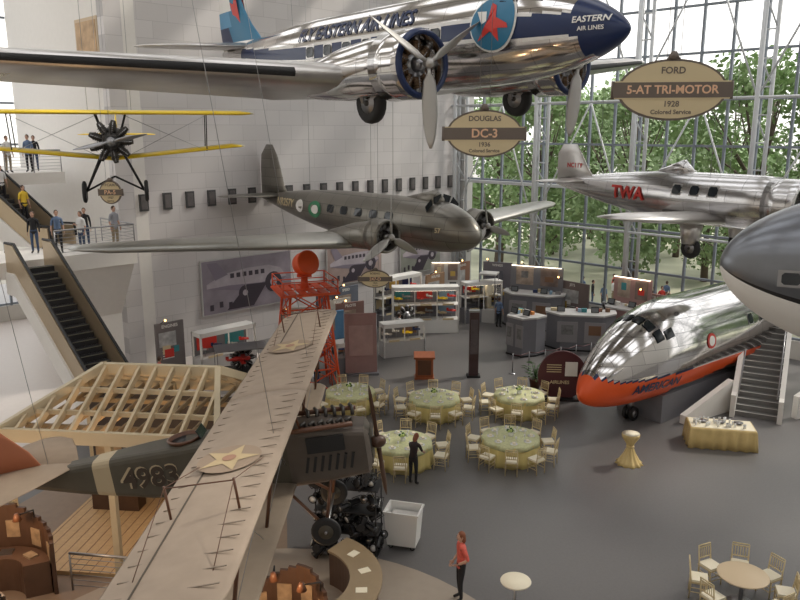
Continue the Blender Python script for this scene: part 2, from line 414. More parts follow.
# ================================================================ near biplane (linen wings)
mb=MB()
def rect_ring(x,hw,zt,zb,rt=.12):
    pts=[];rt=min(rt,hw*.9,(zt-zb)*.45)
    for (cy,cz,a0) in((hw-rt,zt-rt*1.0,0),(-(hw-rt),zt-rt,90),(-(hw-rt),zb+rt,180),((hw-rt),zb+rt,270)):
        for k in range(4):
            a=R(a0+k*30); pts.append(Vector((x,cy+rt*math.cos(a),cz+rt*math.sin(a))))
    return pts
FS=[(0,.26,.22,-.40),(-.08,.38,.34,-.56),(-.9,.42,.48,-.62),(-1.9,.44,.50,-.62),(-2.9,.44,.48,-.62),(-4.2,.38,.40,-.52),(-5.6,.24,.28,-.32),(-7.0,.08,.18,-.06)]
st3=[]
for i in range(len(FS)-1):
    for q in range(8):
        t=q/8; st3.append(tuple(a*(1-t)+b*t for a,b in zip(FS[i],FS[i+1])))
st3.append(FS[-1])
def hwat(x):
    for p,q in zip(FS,FS[1:]):
        if q[0]<=x<=p[0]: t=(x-p[0])/(q[0]-p[0]); return p[1]*(1-t)+q[1]*t
    return FS[-1][1]
COWLM=mat('grey_cowling',(.12,.10,.085),.4,.5,noise=.2)
BANDC=mat('tan_stripe',(.42,.34,.22),.6)
mb.loft([rect_ring(*q) for q in st3],OLIVE,False,True,lambda c: COWLM if c.x>-1.5 else (BANDC if -5.2<c.x<-4.95 else None))
for i in range(7): mb.box((-.35-i*.14,-.425,-.2),(.05,.04,.3),BLACK,rot=(0,R(15),0))
for sg in(-1,1):
    for i in range(6): mb.tube([(-.3-i*.17,sg*.2,.44),(-.3-i*.17,sg*.3,.58),(-.36-i*.17,sg*.42,.58)],.035,DKSTEEL,6)
    mb.tube([(-.25,sg*.42,.5),(-1.4,sg*.47,.5),(-1.9,sg*.52,.42)],.05,BROWN,8)
    mb.box((-.8,sg*.44,.18),(.7,.06,.30),BLACK)
    mb.poly([Vector((-2.6+.2*math.cos(2*math.pi*k/20),sg*.452,-.1+.2*math.sin(2*math.pi*k/20))) for k in range(20)],mat('squadron_badge',(.2,.12,.07),.7))
mb.box((-.03,0,-.1),(.08,.5,.60),DKSTEEL)
for xx in(-2.45,-3.5):
    M=Matrix.Translation((xx,0,.44)); mb.lathe([(.30,0),(.33,.06),(.28,.07),(.26,-.02)],BROWN,20,M); mb.lathe([(.26,0.0),(.01,.005)],BLACK,20,M)
    mb.box((xx+.34,0,.58),(.02,.4,.18),DKGLASS,rot=(0,R(-25),0))
def sidef(x,z,sg): return Vector((x,sg*(hwat(x)+.014),z))
for sg in(-1,1):
    mb.text('4983',.58,BANDC,lambda u,v:sidef(-4.15-sg*u,-.06+v,sg))
    mb.text('4983',.55,mat('number_brown',(.045,.03,.02),.7),lambda u,v:sidef(-4.13-sg*u,-.075+v,sg)+Vector((0,sg*.006,0)))
def star(mb,x,y,z,r):
    n=24
    mb.poly([(x+r*math.cos(2*math.pi*k/n),y+r*math.sin(2*math.pi*k/n),z) for k in range(n)],mat('faded_roundel',(.33,.245,.175),.8))
    mb.poly([(x+(r*.97 if k%2==0 else r*.40)*math.cos(math.pi*k/5),y+(r*.97 if k%2==0 else r*.40)*math.sin(math.pi*k/5),z+.008) for k in range(10)],mat('faded_star',(.52,.40,.23),.8))
    mb.poly([(x+r*.22*math.cos(2*math.pi*k/n),y+r*.22*math.sin(2*math.pi*k/n),z+.016) for k in range(n)],mat('faded_red',(.38,.21,.14),.8))
RIB=mat('rib_tape',(.28,.225,.175),.8)
for sg in(-1,1):
    ys=[.0]+[i*.33 for i in range(1,20)]
    mb.wing([(sg*y,-1.05,1.48,1.08,.07 if i%2 else .082) for i,y in enumerate(ys)]+[(sg*6.55,-1.1,1.35,1.08,.07),(sg*6.75,-1.3,1.0,1.08,.06)],FABRIC)
    for i,y in enumerate(ys[1:]): mb.beam((-1.15,sg*y,1.182),(-2.4,sg*y,1.118),.018,.01,RIB)
    mb.beam((-2.12,sg*3.2,1.155),(-2.12,sg*6.4,1.155),.02,.01,mat('aileron_gap',(.1,.08,.06),.8))
    mb.wing([(sg*.4,-1.45,1.45,-.55,.07),(sg*4.9,-1.45,1.45,-.47,.07),(sg*5.15,-1.6,1.0,-.47,.06)],mat('linen_lower',(.34,.27,.20),.75,noise=.1))
    for y in(2.1,4.6):
        for xx,xl in((-1.3,-1.7),(-2.2,-2.6)):
            mb.tube([(xx,sg*y,1.06),(xl,sg*y,-.45)],.03,BROWN,8)
        mb.cyl((-1.3,sg*y,1.0),(-1.7,sg*(y-2.2),-.5),.006,STEEL,4); mb.cyl((-1.7,sg*y,-.45),(-1.3,sg*(y-2.2),1.0),.006,STEEL,4)
    for xx in(-1.3,-2.2): 
        mb.tube([(xx,sg*4.6,1.1),(xx,sg*4.6,1.6)],.018,BROWN,6)
        mb.cyl((xx,sg*4.6,1.58),(xx,sg*6.0,1.15),.006,BROWN,5); mb.cyl((xx,sg*4.6,1.58),(xx,sg*3.0,1.15),.006,BROWN,5)
    mb.cyl((-1.3,sg*4.6,1.57),(-2.2,sg*4.6,1.57),.01,BROWN,5)
    star(mb,-1.8,sg*3.0,1.2,.48)
    wheel(mb,(-1.0,sg*.78,-1.38),.28,.08,hub=OLIVE)
    for xx in(-.8,-1.8): mb.tube([(-1.0,sg*.7,-1.33),(xx,sg*.35,-.5)],.03,BROWN,8)
    for xx,xl in((-1.3,-1.2),(-2.2,-2.1)): mb.tube([(xx,sg*.5,1.05),(xl,sg*.38,.4)],.025,BROWN,8)
    mb.wing([(0,-5.6,1.7,.22,.05),(sg*1.0,-6.1,1.5,.22,.05),(sg*1.5,-6.4,1.0,.22,.05),(sg*1.7,-6.7,.5,.22,.05)],mat('tail_tan',(.32,.24,.17),.75,noise=.15))
mb.cyl((-1.0,-.85,-1.38),(-1.0,.85,-1.38),.025,STEEL,8)
MV=Matrix.Translation((0,0,.2))@Matrix.Rotation(R(90),4,'X')
mb.wing([(-.3,-6.1,1.6,0,.04),(.4,-6.5,1.3,0,.05),(.7,-6.8,1.0,0,.05),(.9,-7.0,.5,0,.04)],mat('rust_fin',(.36,.12,.055),.6),M=MV)
prop(mb,(.12,0,-.08),1.15,2,R(94),mat('dark_prop_wood',(.07,.035,.02),.35),.045)
for p in((-1.3,-2.1,1.1),(-1.3,2.1,1.1),(-6.2,0,.3)): cable(mb,p,12.6,.005)
mb.obj('biplane_linen_wing',(-.55,13.45,5.32),(0,R(-8),R(-.5)))

# ================================================================ airliner forward fuselage on the floor
mb=MB(); F=Fus(5.6,1.6,1.9,-1.05,30,12.6,.1,0,.62)
def pt7(c):
    z=c.z; d=-c.x
    up=-.62+max(0,(1.2-d))*.35
    if d<.35: return ORANGE
    if d<4.2:
        if z<up and z>-2.2: return ORANGE if z>-1.75 else None
    else:
        if up>z>max(-1.35,-1.6+(d-3.6)*.12): return ORANGE
    if up<=z<up+.07: return NAVY
F.build(mb,SHINY,pt7,110,.14)
for sg in(-1,1):
    F.txt(mb,'AMERICAN',.50,-3.0,-.95,NAVY,sg,off=.03)
    for i in range(4): F.window(mb,-9.0-i*.9,.75,.34,.38,DKGLASS,sg,frame=ALU2)
    F.patch(mb,-2.78,-3.14,sg*.03,sg*.30,DKGLASS,.035); F.patch(mb,-2.82,-3.18,sg*.35,sg*.64,DKGLASS,.035)
    F.patch(mb,-2.92,-3.28,sg*.70,sg*.98,DKGLASS,.035); F.patch(mb,-3.38,-3.78,sg*.80,sg*1.02,DKGLASS,.035)
    n=20
    mb.poly([F.side(-5.9+.30*math.cos(2*math.pi*k/n),.35+.30*math.sin(2*math.pi*k/n),sg,.03) for k in range(n)],RED)
    mb.poly([F.side(-5.9+.2*math.cos(2*math.pi*k/n),.35+.2*math.sin(2*math.pi*k/n),sg,.04) for k in range(n)],WHITE)
mb.box((-8,0,-2.15),(8.5,2.0,1.1),GREYC)
mb.tube([(-3.2,0,-1.7),(-3.2,0,-2.4)],.12,STEEL,10)
for s_ in(-.15,.15): wheel(mb,(-3.2,s_,-2.42),.28,.16)
mb.obj('airliner_forward_fuselage',(6.45,25.9,2.7),(0,0,R(-141.5)))

# ================================================================ grey nose at right
mb=MB(); F=Fus(3.6,1.35,1.45,.22,8,14,.15,.4,.55)
F.build(mb,DKALU,lambda c: WHITE if c.z<F.at(c.x)[0]-.42*F.at(c.x)[2] else (BLACK if c.z<F.at(c.x)[0]-.36*F.at(c.x)[2] else None),72)
for sg in(-1,1):
    for x in(-.75,-1.08,-1.41,-1.74,-2.07): F.window(mb,x,.12,.23,.18,DKGLASS,sg,frame=STEEL)
    for i in range(6): F.window(mb,-4.2-i*.8,.3,.36,.3,DKGLASS,sg)
    mb.wing([(0,-5.5,2.6,-1.0,.14),(sg*5.5,-6.1,1.4,-.8,.1),(sg*5.9,-6.5,.5,-.8,.08)],ALU2)
    mb.wing([(0,-12.2,1.5,.6,.1),(sg*2.4,-12.7,.8,.6,.09)],ALU2)
MV=Matrix.Translation((0,0,.7))@Matrix.Rotation(R(90),4,'X')
mb.wing([(0,-11.6,2.3,0,.08),(1.8,-12.6,1.1,0,.08)],ALU2,M=MV)
for p in((-4,-.9,1),(-4,.9,1),(-11,0,1)): cable(mb,p,9)
mb.obj('airliner_nose_grey',(5.1,11.9,8.7),(0,R(2),R(176)))

# ================================================================ signs
def sign(name,loc,w,h,lines,band,rz=0,bs=.25):
    mb=MB(); n=40
    M=Matrix.Rotation(R(90),4,'X')
    mb.prism([(w/2*math.cos(2*math.pi*k/n),h/2*math.sin(2*math.pi*k/n)) for k in range(n)],.08,SIGNBR,M)
    mb.prism([((w/2-.04)*math.cos(2*math.pi*k/n),(h/2-.04)*math.sin(2*math.pi*k/n)) for k in range(n)],.1,CREAM,M)
    bw=w*1.08
    mb.box((0,0,0),(bw-.06,.12,h*.29),CREAM); mb.box((0,0,0),(bw,.13,h*.25),SIGNBR)
    for s_ in(-1,1): mb.cyl((s_*bw/2,0,-h*.15),(s_*bw/2,0,h*.15),.035,SIGNBR,8)
    for sd in(-1,1):
        o=sd*.07
        mb.text(band,h*bs,mat('sign_letter',(.78,.5,.32),.6),lambda u,v:(u*(-sd),o,v-.0))
        mb.text(lines[0],h*.15,SIGNBR,lambda u,v:(u*(-sd),sd*.055,v+h*.31))
        mb.text(lines[1],h*.13,SIGNBR,lambda u,v:(u*(-sd),sd*.055,v-h*.23))
        mb.text(lines[2],h*.10,SIGNBR,lambda u,v:(u*(-sd),sd*.055,v-h*.36))
    mb.tube([(0,0,h*.5),(0,0,h*.62)],[.12,.05],SIGNBR,8)
    for s_ in(-.12,.12): cable(mb,(s_,0,h*.5),19.2-loc[2]-h*.5,.006)
    mb.obj(name,loc,(0,0,rz))
sign('hanging_sign_oval',(1.95,18.0,10.92),1.75,1.08,['DOUGLAS','1936','Colored Service'],'DC-3')
sign('hanging_sign_oval',(5.0,14.5,11.72),1.95,1.1,['FORD','1928','Colored Service'],'5-AT TRI-MOTOR',R(-8),.19)
sign('hanging_sign_oval',(-.9,27.0,5.75),1.1,.65,['BOEING','1933','Service'],'247-D')
sign('hanging_sign_oval',(-9.3,24.6,9.05),.7,.75,['PITCAIRN','1927','Service'],'PA-5')

# ================================================================ room shell
m=bpy.data.materials.new('floor_carpet'); m.use_nodes=True; nt=m.node_tree; b=nt.nodes['Principled BSDF']; b.inputs['Roughness'].default_value=.42
tc=nt.nodes.new('ShaderNodeTexCoord'); n1=nt.nodes.new('ShaderNodeTexNoise'); n1.inputs['Scale'].default_value=14; n1.inputs['Detail'].default_value=6; n1.inputs['Roughness'].default_value=.8
n2=nt.nodes.new('ShaderNodeTexNoise'); n2.inputs['Scale'].default_value=.25
mx=nt.nodes.new('ShaderNodeMixRGB'); mx.inputs['Color1'].default_value=(.080,.078,.080,1); mx.inputs['Color2'].default_value=(.19,.18,.175,1)
ad=nt.nodes.new('ShaderNodeMath'); ad.operation='MULTIPLY_ADD'; ad.inputs[1].default_value=.65
nt.links.new(tc.outputs['Object'],n1.inputs['Vector']); nt.links.new(tc.outputs['Object'],n2.inputs['Vector'])
nt.links.new(n1.outputs['Fac'],ad.inputs[0]); 
h=nt.nodes.new('ShaderNodeMath'); h.operation='MULTIPLY'; h.inputs[1].default_value=.35; nt.links.new(n2.outputs['Fac'],h.inputs[0]); nt.links.new(h.outputs[0],ad.inputs[2])
nt.links.new(ad.outputs[0],mx.inputs['Fac']); nt.links.new(mx.outputs['Color'],b.inputs['Base Color'])
FLOOR=m
def quadslab(name,pts,z0,z1,m):
    mb=MB(); n=len(pts)
    vs=[(p[0],p[1],z0) for p in pts]+[(p[0],p[1],z1) for p in pts]
    fs=[tuple(range(n))[::-1],tuple(range(n,2*n))]+[(k,(k+1)%n,(k+1)%n+n,k+n) for k in range(n)]
    mb.add(vs,fs,m); return mb.obj(name)
quadslab('floor',[ab(-.2,-26),ab(-.2,43),ab(46,43),ab(46,-26)],-.3,0,FLOOR)
TILE=mat('tan_floor_tile',(.36,.30,.24),.4,noise=.08)
quadslab('floor_inlay',[(-3+6.2*math.cos(2*math.pi*k/64),12.3+6.2*math.sin(2*math.pi*k/64)) for k in range(64)],0,.02,TILE)
quadslab('floor_exhibit_area',[(-16,9),(-5,9),(-2.8,17),(-3.6,22.2),(-11,22.2)],0,.015,mat('brown_floor',(.24,.17,.12),.5,noise=.15))
quadslab('floor_sunlit_area',[ab(18,-14),ab(18,6.5),ab(34,6.5),ab(34,-14)],0,.015,mat('painted_sunlit_floor',(.66,.60,.56),.4,noise=.05))  # sunlit brightness near the escalators painted in as a pale floor colour
m=bpy.data.materials.new('marble_blocks'); m.use_nodes=True; nt=m.node_tree; b=nt.nodes['Principled BSDF']; b.inputs['Roughness'].default_value=.6
tc=nt.nodes.new('ShaderNodeTexCoord'); mp=nt.nodes.new('ShaderNodeMapping'); mp.inputs['Rotation'].default_value=(R(-90),0,0)
br=nt.nodes.new('ShaderNodeTexBrick'); br.inputs['Scale'].default_value=1; br.inputs['Brick Width'].default_value=1.5; br.inputs['Row Height'].default_value=.75; br.inputs['Mortar Size'].default_value=.01
br.inputs['Color1'].default_value=(.63,.605,.60,1); br.inputs['Color2'].default_value=(.58,.555,.55,1); br.inputs['Mortar'].default_value=(.46,.44,.44,1)
nt.links.new(tc.outputs['Object'],mp.inputs['Vector']); nt.links.new(mp.outputs['Vector'],br.inputs['Vector']); nt.links.new(br.outputs['Color'],b.inputs['Base Color'])
STONE=m
mb=MB(); mb.box((11.95,.3,9.85),(23.9,.6,19.7),STONE); mb.obj('wall_left',ab(23.8,0),(0,0,R(45)))
mb=MB(); mb.box((24,.3,9.85),(48,.6,19.7),WHITEP); mb.obj('wall_rear',ab(46,43),(0,0,R(135)))
mb=MB(); mb.box((23,.3,9.85),(46,.6,19.7),WHITEP); mb.obj('wall_right',ab(0,43.6),(0,0,R(-135)))
mb=MB(); mb.box((7,.3,9.85),(14,.6,19.7),WHITEP); mb.obj('wall_hall_side',ab(23.0,-14),(0,0,R(-45)))
mb=MB(); mb.box((0,0,0),(2.0,.1,2.2),mat('tan_art',(.50,.34,.20),.7,noise=.7,nscale=1.8)); mb.box((0,.03,0),(2.3,.1,2.5),mat('tan_frame',(.58,.46,.32),.7)); mb.obj('framed_artwork',ab(23.75,-1.9,14.6),(0,0,R(-45)))
mb=MB()
for i in range(9):
    a=-.5+i*5.6
    c=(ab(a+.8,-14)+ab(a+.8,43))/2
    mb.box((c.x,c.y,19.95),(57,2.9,.5),WHITEP,rot=(0,0,R(-45)))
for j in range(8):
    bb=-13+j*8
    c=(ab(-.3,bb)+ab(46,bb))/2
    mb.box((c.x,c.y,19.9),(46.3,1.2,.4),WHITEP,rot=(0,0,R(45)))
mb.obj('ceiling')
WF=mat('window_frame_white',(.60,.62,.64),.45)
WF2=mat('mullion_grey',(.22,.25,.29),.5)
def winwall(name,loc,rz,W,truss=True):
    mb=MB()
    x=0
    while x<=W+.01:
        mb.box((x,.1,9.7),(.12,.16,19.4),WF2); x+=1.55
    for z in(1.0,3.3,5.6,7.9,10.2,12.5,14.8,17.1,19.3): mb.box((W/2,.1,z),(W,.14,.12),WF2)
    mb.box((W/2,.15,.45),(W,.3,.9),CONC)
    mb.box((W/2,-.1,7.75),(W,.35,.18),WF)
    if truss:
        x=.35
        while x<W:
            for dx in(-.32,.32): mb.cyl((x+dx,-.5,0),(x+dx,-.5,19.6),.10,WF,10)
            mb.cyl((x,-1.3,0),(x,-1.3,19.6),.12,WF,10)
            z=0; s_=1
            while z<19:
                mb.cyl((x+.32*s_,-.5,z),(x,-1.3,z+1.3),.04,WF,6); mb.cyl((x-.32,-.5,z),(x+.32,-.5,z),.04,WF,6); s_=-s_; z+=1.3
            x+=6.2
        for z in(5.6,12.5): mb.cyl((0,-1.3,z),(W,-1.3,z),.07,WF,8)
        x=.35
        while x<W-6:
            for z0 in(5.6,12.5):
                mb.cyl((x,-1.3,z0),(x+3.1,-.5,z0+6.9),.05,WF,8); mb.cyl((x+6.2,-1.3,z0),(x+3.1,-.5,z0+6.9),.05,WF,8)
            x+=6.2
    return mb.obj(name,loc,(0,0,rz))
winwall('window_1',ab(0,0),R(-45),43)
winwall('window_added_hall',ab(46,-14),R(45),23,False)  # hall end opened with made-up glazing so bright sky shines in
mb=MB(); mb.box((0,0,9.8),(.9,.9,19.6),GREYL); mb.obj('corner_column',ab(-.1,-.1),(0,0,R(45)))
mb=MB()
for i in range(19):
    a=22.6-i*1.18
    for d,mm,o in(((.44,.08,.78),mat('frame_dark',(.06,.06,.06),.5),0),((.30,.04,.6),mat('photo_print',(.12,.11,.11),.4,noise=.6,nscale=3),.04)):
        q=ab(a,.05+o,7.75); mb.box(q,d,mm,rot=(0,0,R(45)))
mb.obj('picture_frame_row')

# ---- outside
quadslab('lawn_outside',[ab(-.7,-40),ab(-.7,60),ab(-120,90),ab(-120,-60)],-.5,-.15,mat('lawn',(.50,.50,.38),.9,noise=.2,nscale=.5))
LEAF=mat('tree_leaf',(.26,.37,.17),.6,noise=.55,nscale=.8)
BARK=mat('bark',(.13,.10,.08),.9)
def tree(seed):
    rnd=random.Random(seed); mb=MB()
    mb.tube([(0,0,0),(.1,0,3),(0,.2,6)],[.28,.2,.1],BARK,8)
    for i in range(30):
        z=rnd.uniform(1.6,10.5); rr=3.1*math.sin(math.pi*min(1,(z-.4)/11))+.3; a=rnd.uniform(0,6.28); r=rr*math.sqrt(rnd.random())
        c=Vector((r*math.cos(a),r*math.sin(a),z)); 
        mb.tube([(0,0,max(.3,min(z-1,5))),c],[.07,.02],BARK,4)
        R0=rnd.uniform(.8,1.5)
        for k in range(150):
            d=Vector((rnd.gauss(0,1),rnd.gauss(0,1),rnd.gauss(0,.8))).normalized()*R0*rnd.uniform(.55,1.05)
            p=c+d; u=Vector((rnd.gauss(0,1),rnd.gauss(0,1),rnd.gauss(0,1))).normalized(); w=u.orthogonal().normalized(); sz=rnd.uniform(.11,.2)
            mb.add([p-u*sz,p-w*sz*.6,p+u*sz,p+w*sz*.6],[(0,1,2,3)],LEAF)
    return mb.obj('tree')
t1=tree(1); t2=tree(2)
rnd=random.Random(5); pos=[]
for i in range(34):
    row=i%4; pos.append((-10-row*7-rnd.uniform(0,3),-14+i*1.75+rnd.uniform(-1,1)))
t1.location=ab(pos[0][0],pos[0][1],-.15); t2.location=ab(pos[1][0],pos[1][1],-.15)
for i,p in enumerate(pos[2:]): dup((t1,t2)[i%2],ab(p[0],p[1],-.15),(0,0,rnd.uniform(0,6)),rnd.uniform(.85,1.5))

# ================================================================ left mezzanine, escalators
quadslab('floor_upper',[ab(23.9,-5.4),ab(46,-5.4),ab(46,-14),ab(23.9,-14)],8.45,9.0,WHITEP)
def railing(name,p0,p1,h=1.05,glass=True):
    p0=Vector(p0);p1=Vector(p1); mb=MB(); L=(p1-p0).length; n=max(2,int(L/1.2))
    for i in range(n+1):
        p=p0.lerp(p1,i/n); mb.cyl(p,p+Vector((0,0,h)),.025,STEEL,8)
    mb.cyl(p0+Vector((0,0,h)),p1+Vector((0,0,h)),.035,STEEL,8)
    for k in range(1,7): mb.cyl(p0+Vector((0,0,h*k/7)),p1+Vector((0,0,h*k/7)),.01,STEEL,5)
    return mb.obj(name)
railing('balcony_railing',ab(24.0,-5.5,9),ab(26.6,-5.5,9)); railing('balcony_railing',ab(29.2,-5.5,9),ab(38,-5.5,9))
quadslab('landing_platform',[ab(24.0,1.9),ab(31.5,1.9),ab(31.5,-1.5),ab(24.0,-1.5)],5.35,6.0,WHITEP)
railing('landing_railing',ab(24.05,1.85,6),ab(27.4,1.85,6))
railing('landing_railing',ab(24.05,-1.4,6),ab(24.05,1.85,6))
mb=MB()
p=[ab(24.1,-1.4),ab(28.2,-1.4),ab(28.2,1.8),ab(24.1,1.8)]; q=[ab(24.4,-1.0),ab(25.8,-1.0),ab(25.8,.8),ab(24.4,.8)]
mb.loft([[Vector((v.x,v.y,0)) for v in q],[Vector((v.x,v.y,3.0)) for v in q],[Vector((v.x,v.y,5.35)) for v in p]],WHITEP,False)
mb.obj('landing_pier')
def escalator(name,top,bot,w=1.15):
    top=Vector(top);bot=Vector(bot); d=bot-top; L=math.hypot(d.x,d.y); H=-d.z; ang=math.atan2(d.y,d.x)
    mb=MB(); n=int(H/.2)
    STEP=mat('escalator_step',(.03,.03,.035),.5); BAL=mat('balustrade_bronze',(.46,.36,.24),.35,.5)
    for i in range(n):
        x=L*(i+.5)/n; z=-H*(i+.5)/n
        mb.box((x,0,z),(L/n,w,.2),STEP); mb.box((x+L/n*.48,0,z+.1),(.03,w,.012),mat('step_edge',(.25,.23,.16),.5))
    for s_ in(-1,1):
        y=s_*(w/2+.13)
        pts=[(-.9,-.0),(-.9,.85),(0,.85),(L,-H+.85),(L+.9,-H+.85),(L+.9,-H),(L,-H),(L,-H-.05),(0,-.25),(-.9,-.25)]
        mb.prism(pts,.12,BAL,Matrix.Translation((0,y,0))@Matrix.Rotation(R(90),4,'X'))
        mb.tube([(-1.0,y,.5),(-.95,y,.88),(0,y,.93),(L,y,-H+.93),(L+.95,y,-H+.93),(L+1.0,y,-H+.4)],.055,BLACK,8)
        pts=[(-.9,-.25),(0,-.2),(L,-H-.0),(L-1.6,-H),(0,-1.1),(-.9,-1.1)]
        mb.prism(pts,.1,WHITEP,Matrix.Translation((0,y*1.12,0))@Matrix.Rotation(R(90),4,'X'))
    mb.beam((0,0,-.55),(L-1.0,0,-H+.05),w,.3,WHITEP)
    return mb.obj(name,top,(0,0,ang))
escalator('escalator',ab(28.6,2.9,5.9),ab(28.6,12.0,.02))
escalator('escalator',ab(28.0,-5.6,9.0),ab(26.4,-1.7,6.02))

# ================================================================ beacon tower
mb=MB(); H=4.35; w0=1.2; w1=.78
def cor(z,k): 
    w=w0+(w1-w0)*z/H; return Vector((w*(1 if k in(0,3) else -1),w*(1 if k in(0,1) else -1),z))
for k in range(4):
    mb.cyl(cor(0,k),cor(H,k),.06,BEACON,6)
    zz=[0,1.1,2.2,3.3,H]
    for i in range(4):
        k2=(k+1)%4
        mb.cyl(cor(zz[i],k),cor(zz[i+1],k2),.03,BEACON,5); mb.cyl(cor(zz[i],k2),cor(zz[i+1],k),.03,BEACON,5); mb.cyl(cor(zz[i+1],k),cor(zz[i+1],k2),.04,BEACON,5)
for i in range(6): mb.box((-1.1+.44*i,0,H+.03),(.3,2.3,.06),BEACON)
for s_ in(-1.15,1.15): mb.box((0,s_,H+.03),(2.4,.08,.1),BEACON); mb.box((s_,0,H+.03),(.08,2.4,.1),BEACON)
for k in range(4):
    s_=[(1.15,1.15),(-1.15,1.15),(-1.15,-1.15),(1.15,-1.15)]; a=s_[k];b_=s_[(k+1)%4]
    mb.cyl((a[0],a[1],H),(a[0],a[1],H+.6),.03,BEACON,6)
    for zz in(.3,.6): mb.cyl((a[0],a[1],H+zz),(b_[0],b_[1],H+zz),.025,BEACON,6)
mb.cyl((0,0,H),(0,0,H+.6),.2,BEACON,12,.14)
mb.box((0,0,H+.65),(.6,.2,.12),BEACON)
Mx=Matrix.Translation((0,0,H+1.15))@Matrix.Rotation(R(-70),4,'Z')@Matrix.Rotation(R(72),4,'Y')
mb.lathe([(.08,-.42),(.32,-.36),(.46,-.2),(.50,0),(.48,.2),(.52,.32),(.52,.38),(.45,.40)],ORANGE,24,Mx); mb.lathe([(.45,.385),(.2,.36),(.02,.35)],STEEL,24,Mx)
for s_ in(-.2,.2): mb.cyl((w0*.9+.0,s_,0),(w1+.05,s_,H),.025,BEACON,5)
for i in range(14):
    z=.3*i+.2; xx=w0*.9+(w1+.05-w0*.9)*z/H; mb.cyl((xx,-.2,z),(xx,.2,z),.018,BEACON,5)
mb.obj('beacon_tower',(-4.05,31.6,0),(0,0,R(20)))

# ================================================================ open pavilion with hipped timber roof
mb=MB(); hw=2.75; d2=2.1; ze=3.75; zr=4.85; hx=-1.0; hx2=2.1
TR=mat('painted_trim_cream',(.60,.51,.35),.6)
for s_ in(-1,1):
    mb.beam((-hw,s_*d2,ze),(hw,s_*d2,ze),.12,.34,TR)
    mb.beam((s_*hw,-d2,ze),(s_*hw,d2,ze),.12,.34,TR)
    mb.beam((-hw,s_*d2,ze+.1),(hx,0,zr+.05),.14,.22,TR); mb.beam((hw,s_*d2,ze+.1),(hx2,0,zr+.05),.14,.22,TR)
    for t in(.33,.66):
        xa=-hw+(hx+hw)*t; xb=hw+(hx2-hw)*t
        mb.beam((xa,s_*d2*(1-t),ze+(zr-ze)*t),(xb,s_*d2*(1-t),ze+(zr-ze)*t),.08,.12,TIMBER)
    n=13
    for i in range(1,n-1):
        x=-hw+2*hw*i/(n-1)
        t=1
        if x<hx: t=(x+hw)/(hx+hw)
        if x>hx2: t=(hw-x)/(hw-hx2)
        mb.beam((x,s_*d2,ze+.08),(x,s_*d2*(1-t),ze+(zr-ze)*t+.04),.07,.18,TIMBER)
mb.beam((hx,0,zr),(hx2,0,zr),.16,.26,TR)
for yy in(-1.4,-.7,0,.7,1.4):
    t=1-abs(yy)/d2; mb.beam((-hw,yy,ze+.06),(-hw+(hx+hw)*t,yy,ze+(zr-ze)*t),.07,.16,TIMBER)
for i in range(1,12):
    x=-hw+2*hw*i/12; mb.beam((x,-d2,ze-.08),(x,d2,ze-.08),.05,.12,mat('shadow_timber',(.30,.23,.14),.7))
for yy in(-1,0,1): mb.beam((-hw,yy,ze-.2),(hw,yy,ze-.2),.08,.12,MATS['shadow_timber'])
for x in(-hw+.1,0,hw-.1):
    for s_ in(-1,1): mb.box((x,s_*(d2-.1),ze/2),(.16,.16,ze),TR)
mb.box((0,0,.06),(2*hw,2*d2,.12),PLANK)
for i in range(20): mb.box((-hw+.27*i+.1,0,.123),(.012,2*d2,.006),BROWN)
DKW=mat('dark_exhibit_wall',(.06,.05,.05),.6)
mb.box((0,d2-.15,1.8),(5.2,.1,3.2),DKW)
for i in range(5): mb.box((-2.1+i*1.05,d2-.22,1.9),(.8,.04,1.0),mat('lit_print2',(.42,.30,.18),.5,noise=.7,nscale=3))
mb.box((hw-.1,0.5,1.8),(.1,2.6,3.2),DKW); mb.box((1.5,.3,.6),(1.2,.8,1.0),COUNTERB); mb.box((-1.6,1.3,.5),(1.4,.5,.8),COUNTERB)
mb.obj('pavilion_timber_roof',(-6.85,19.2,0),(0,0,R(-6)))

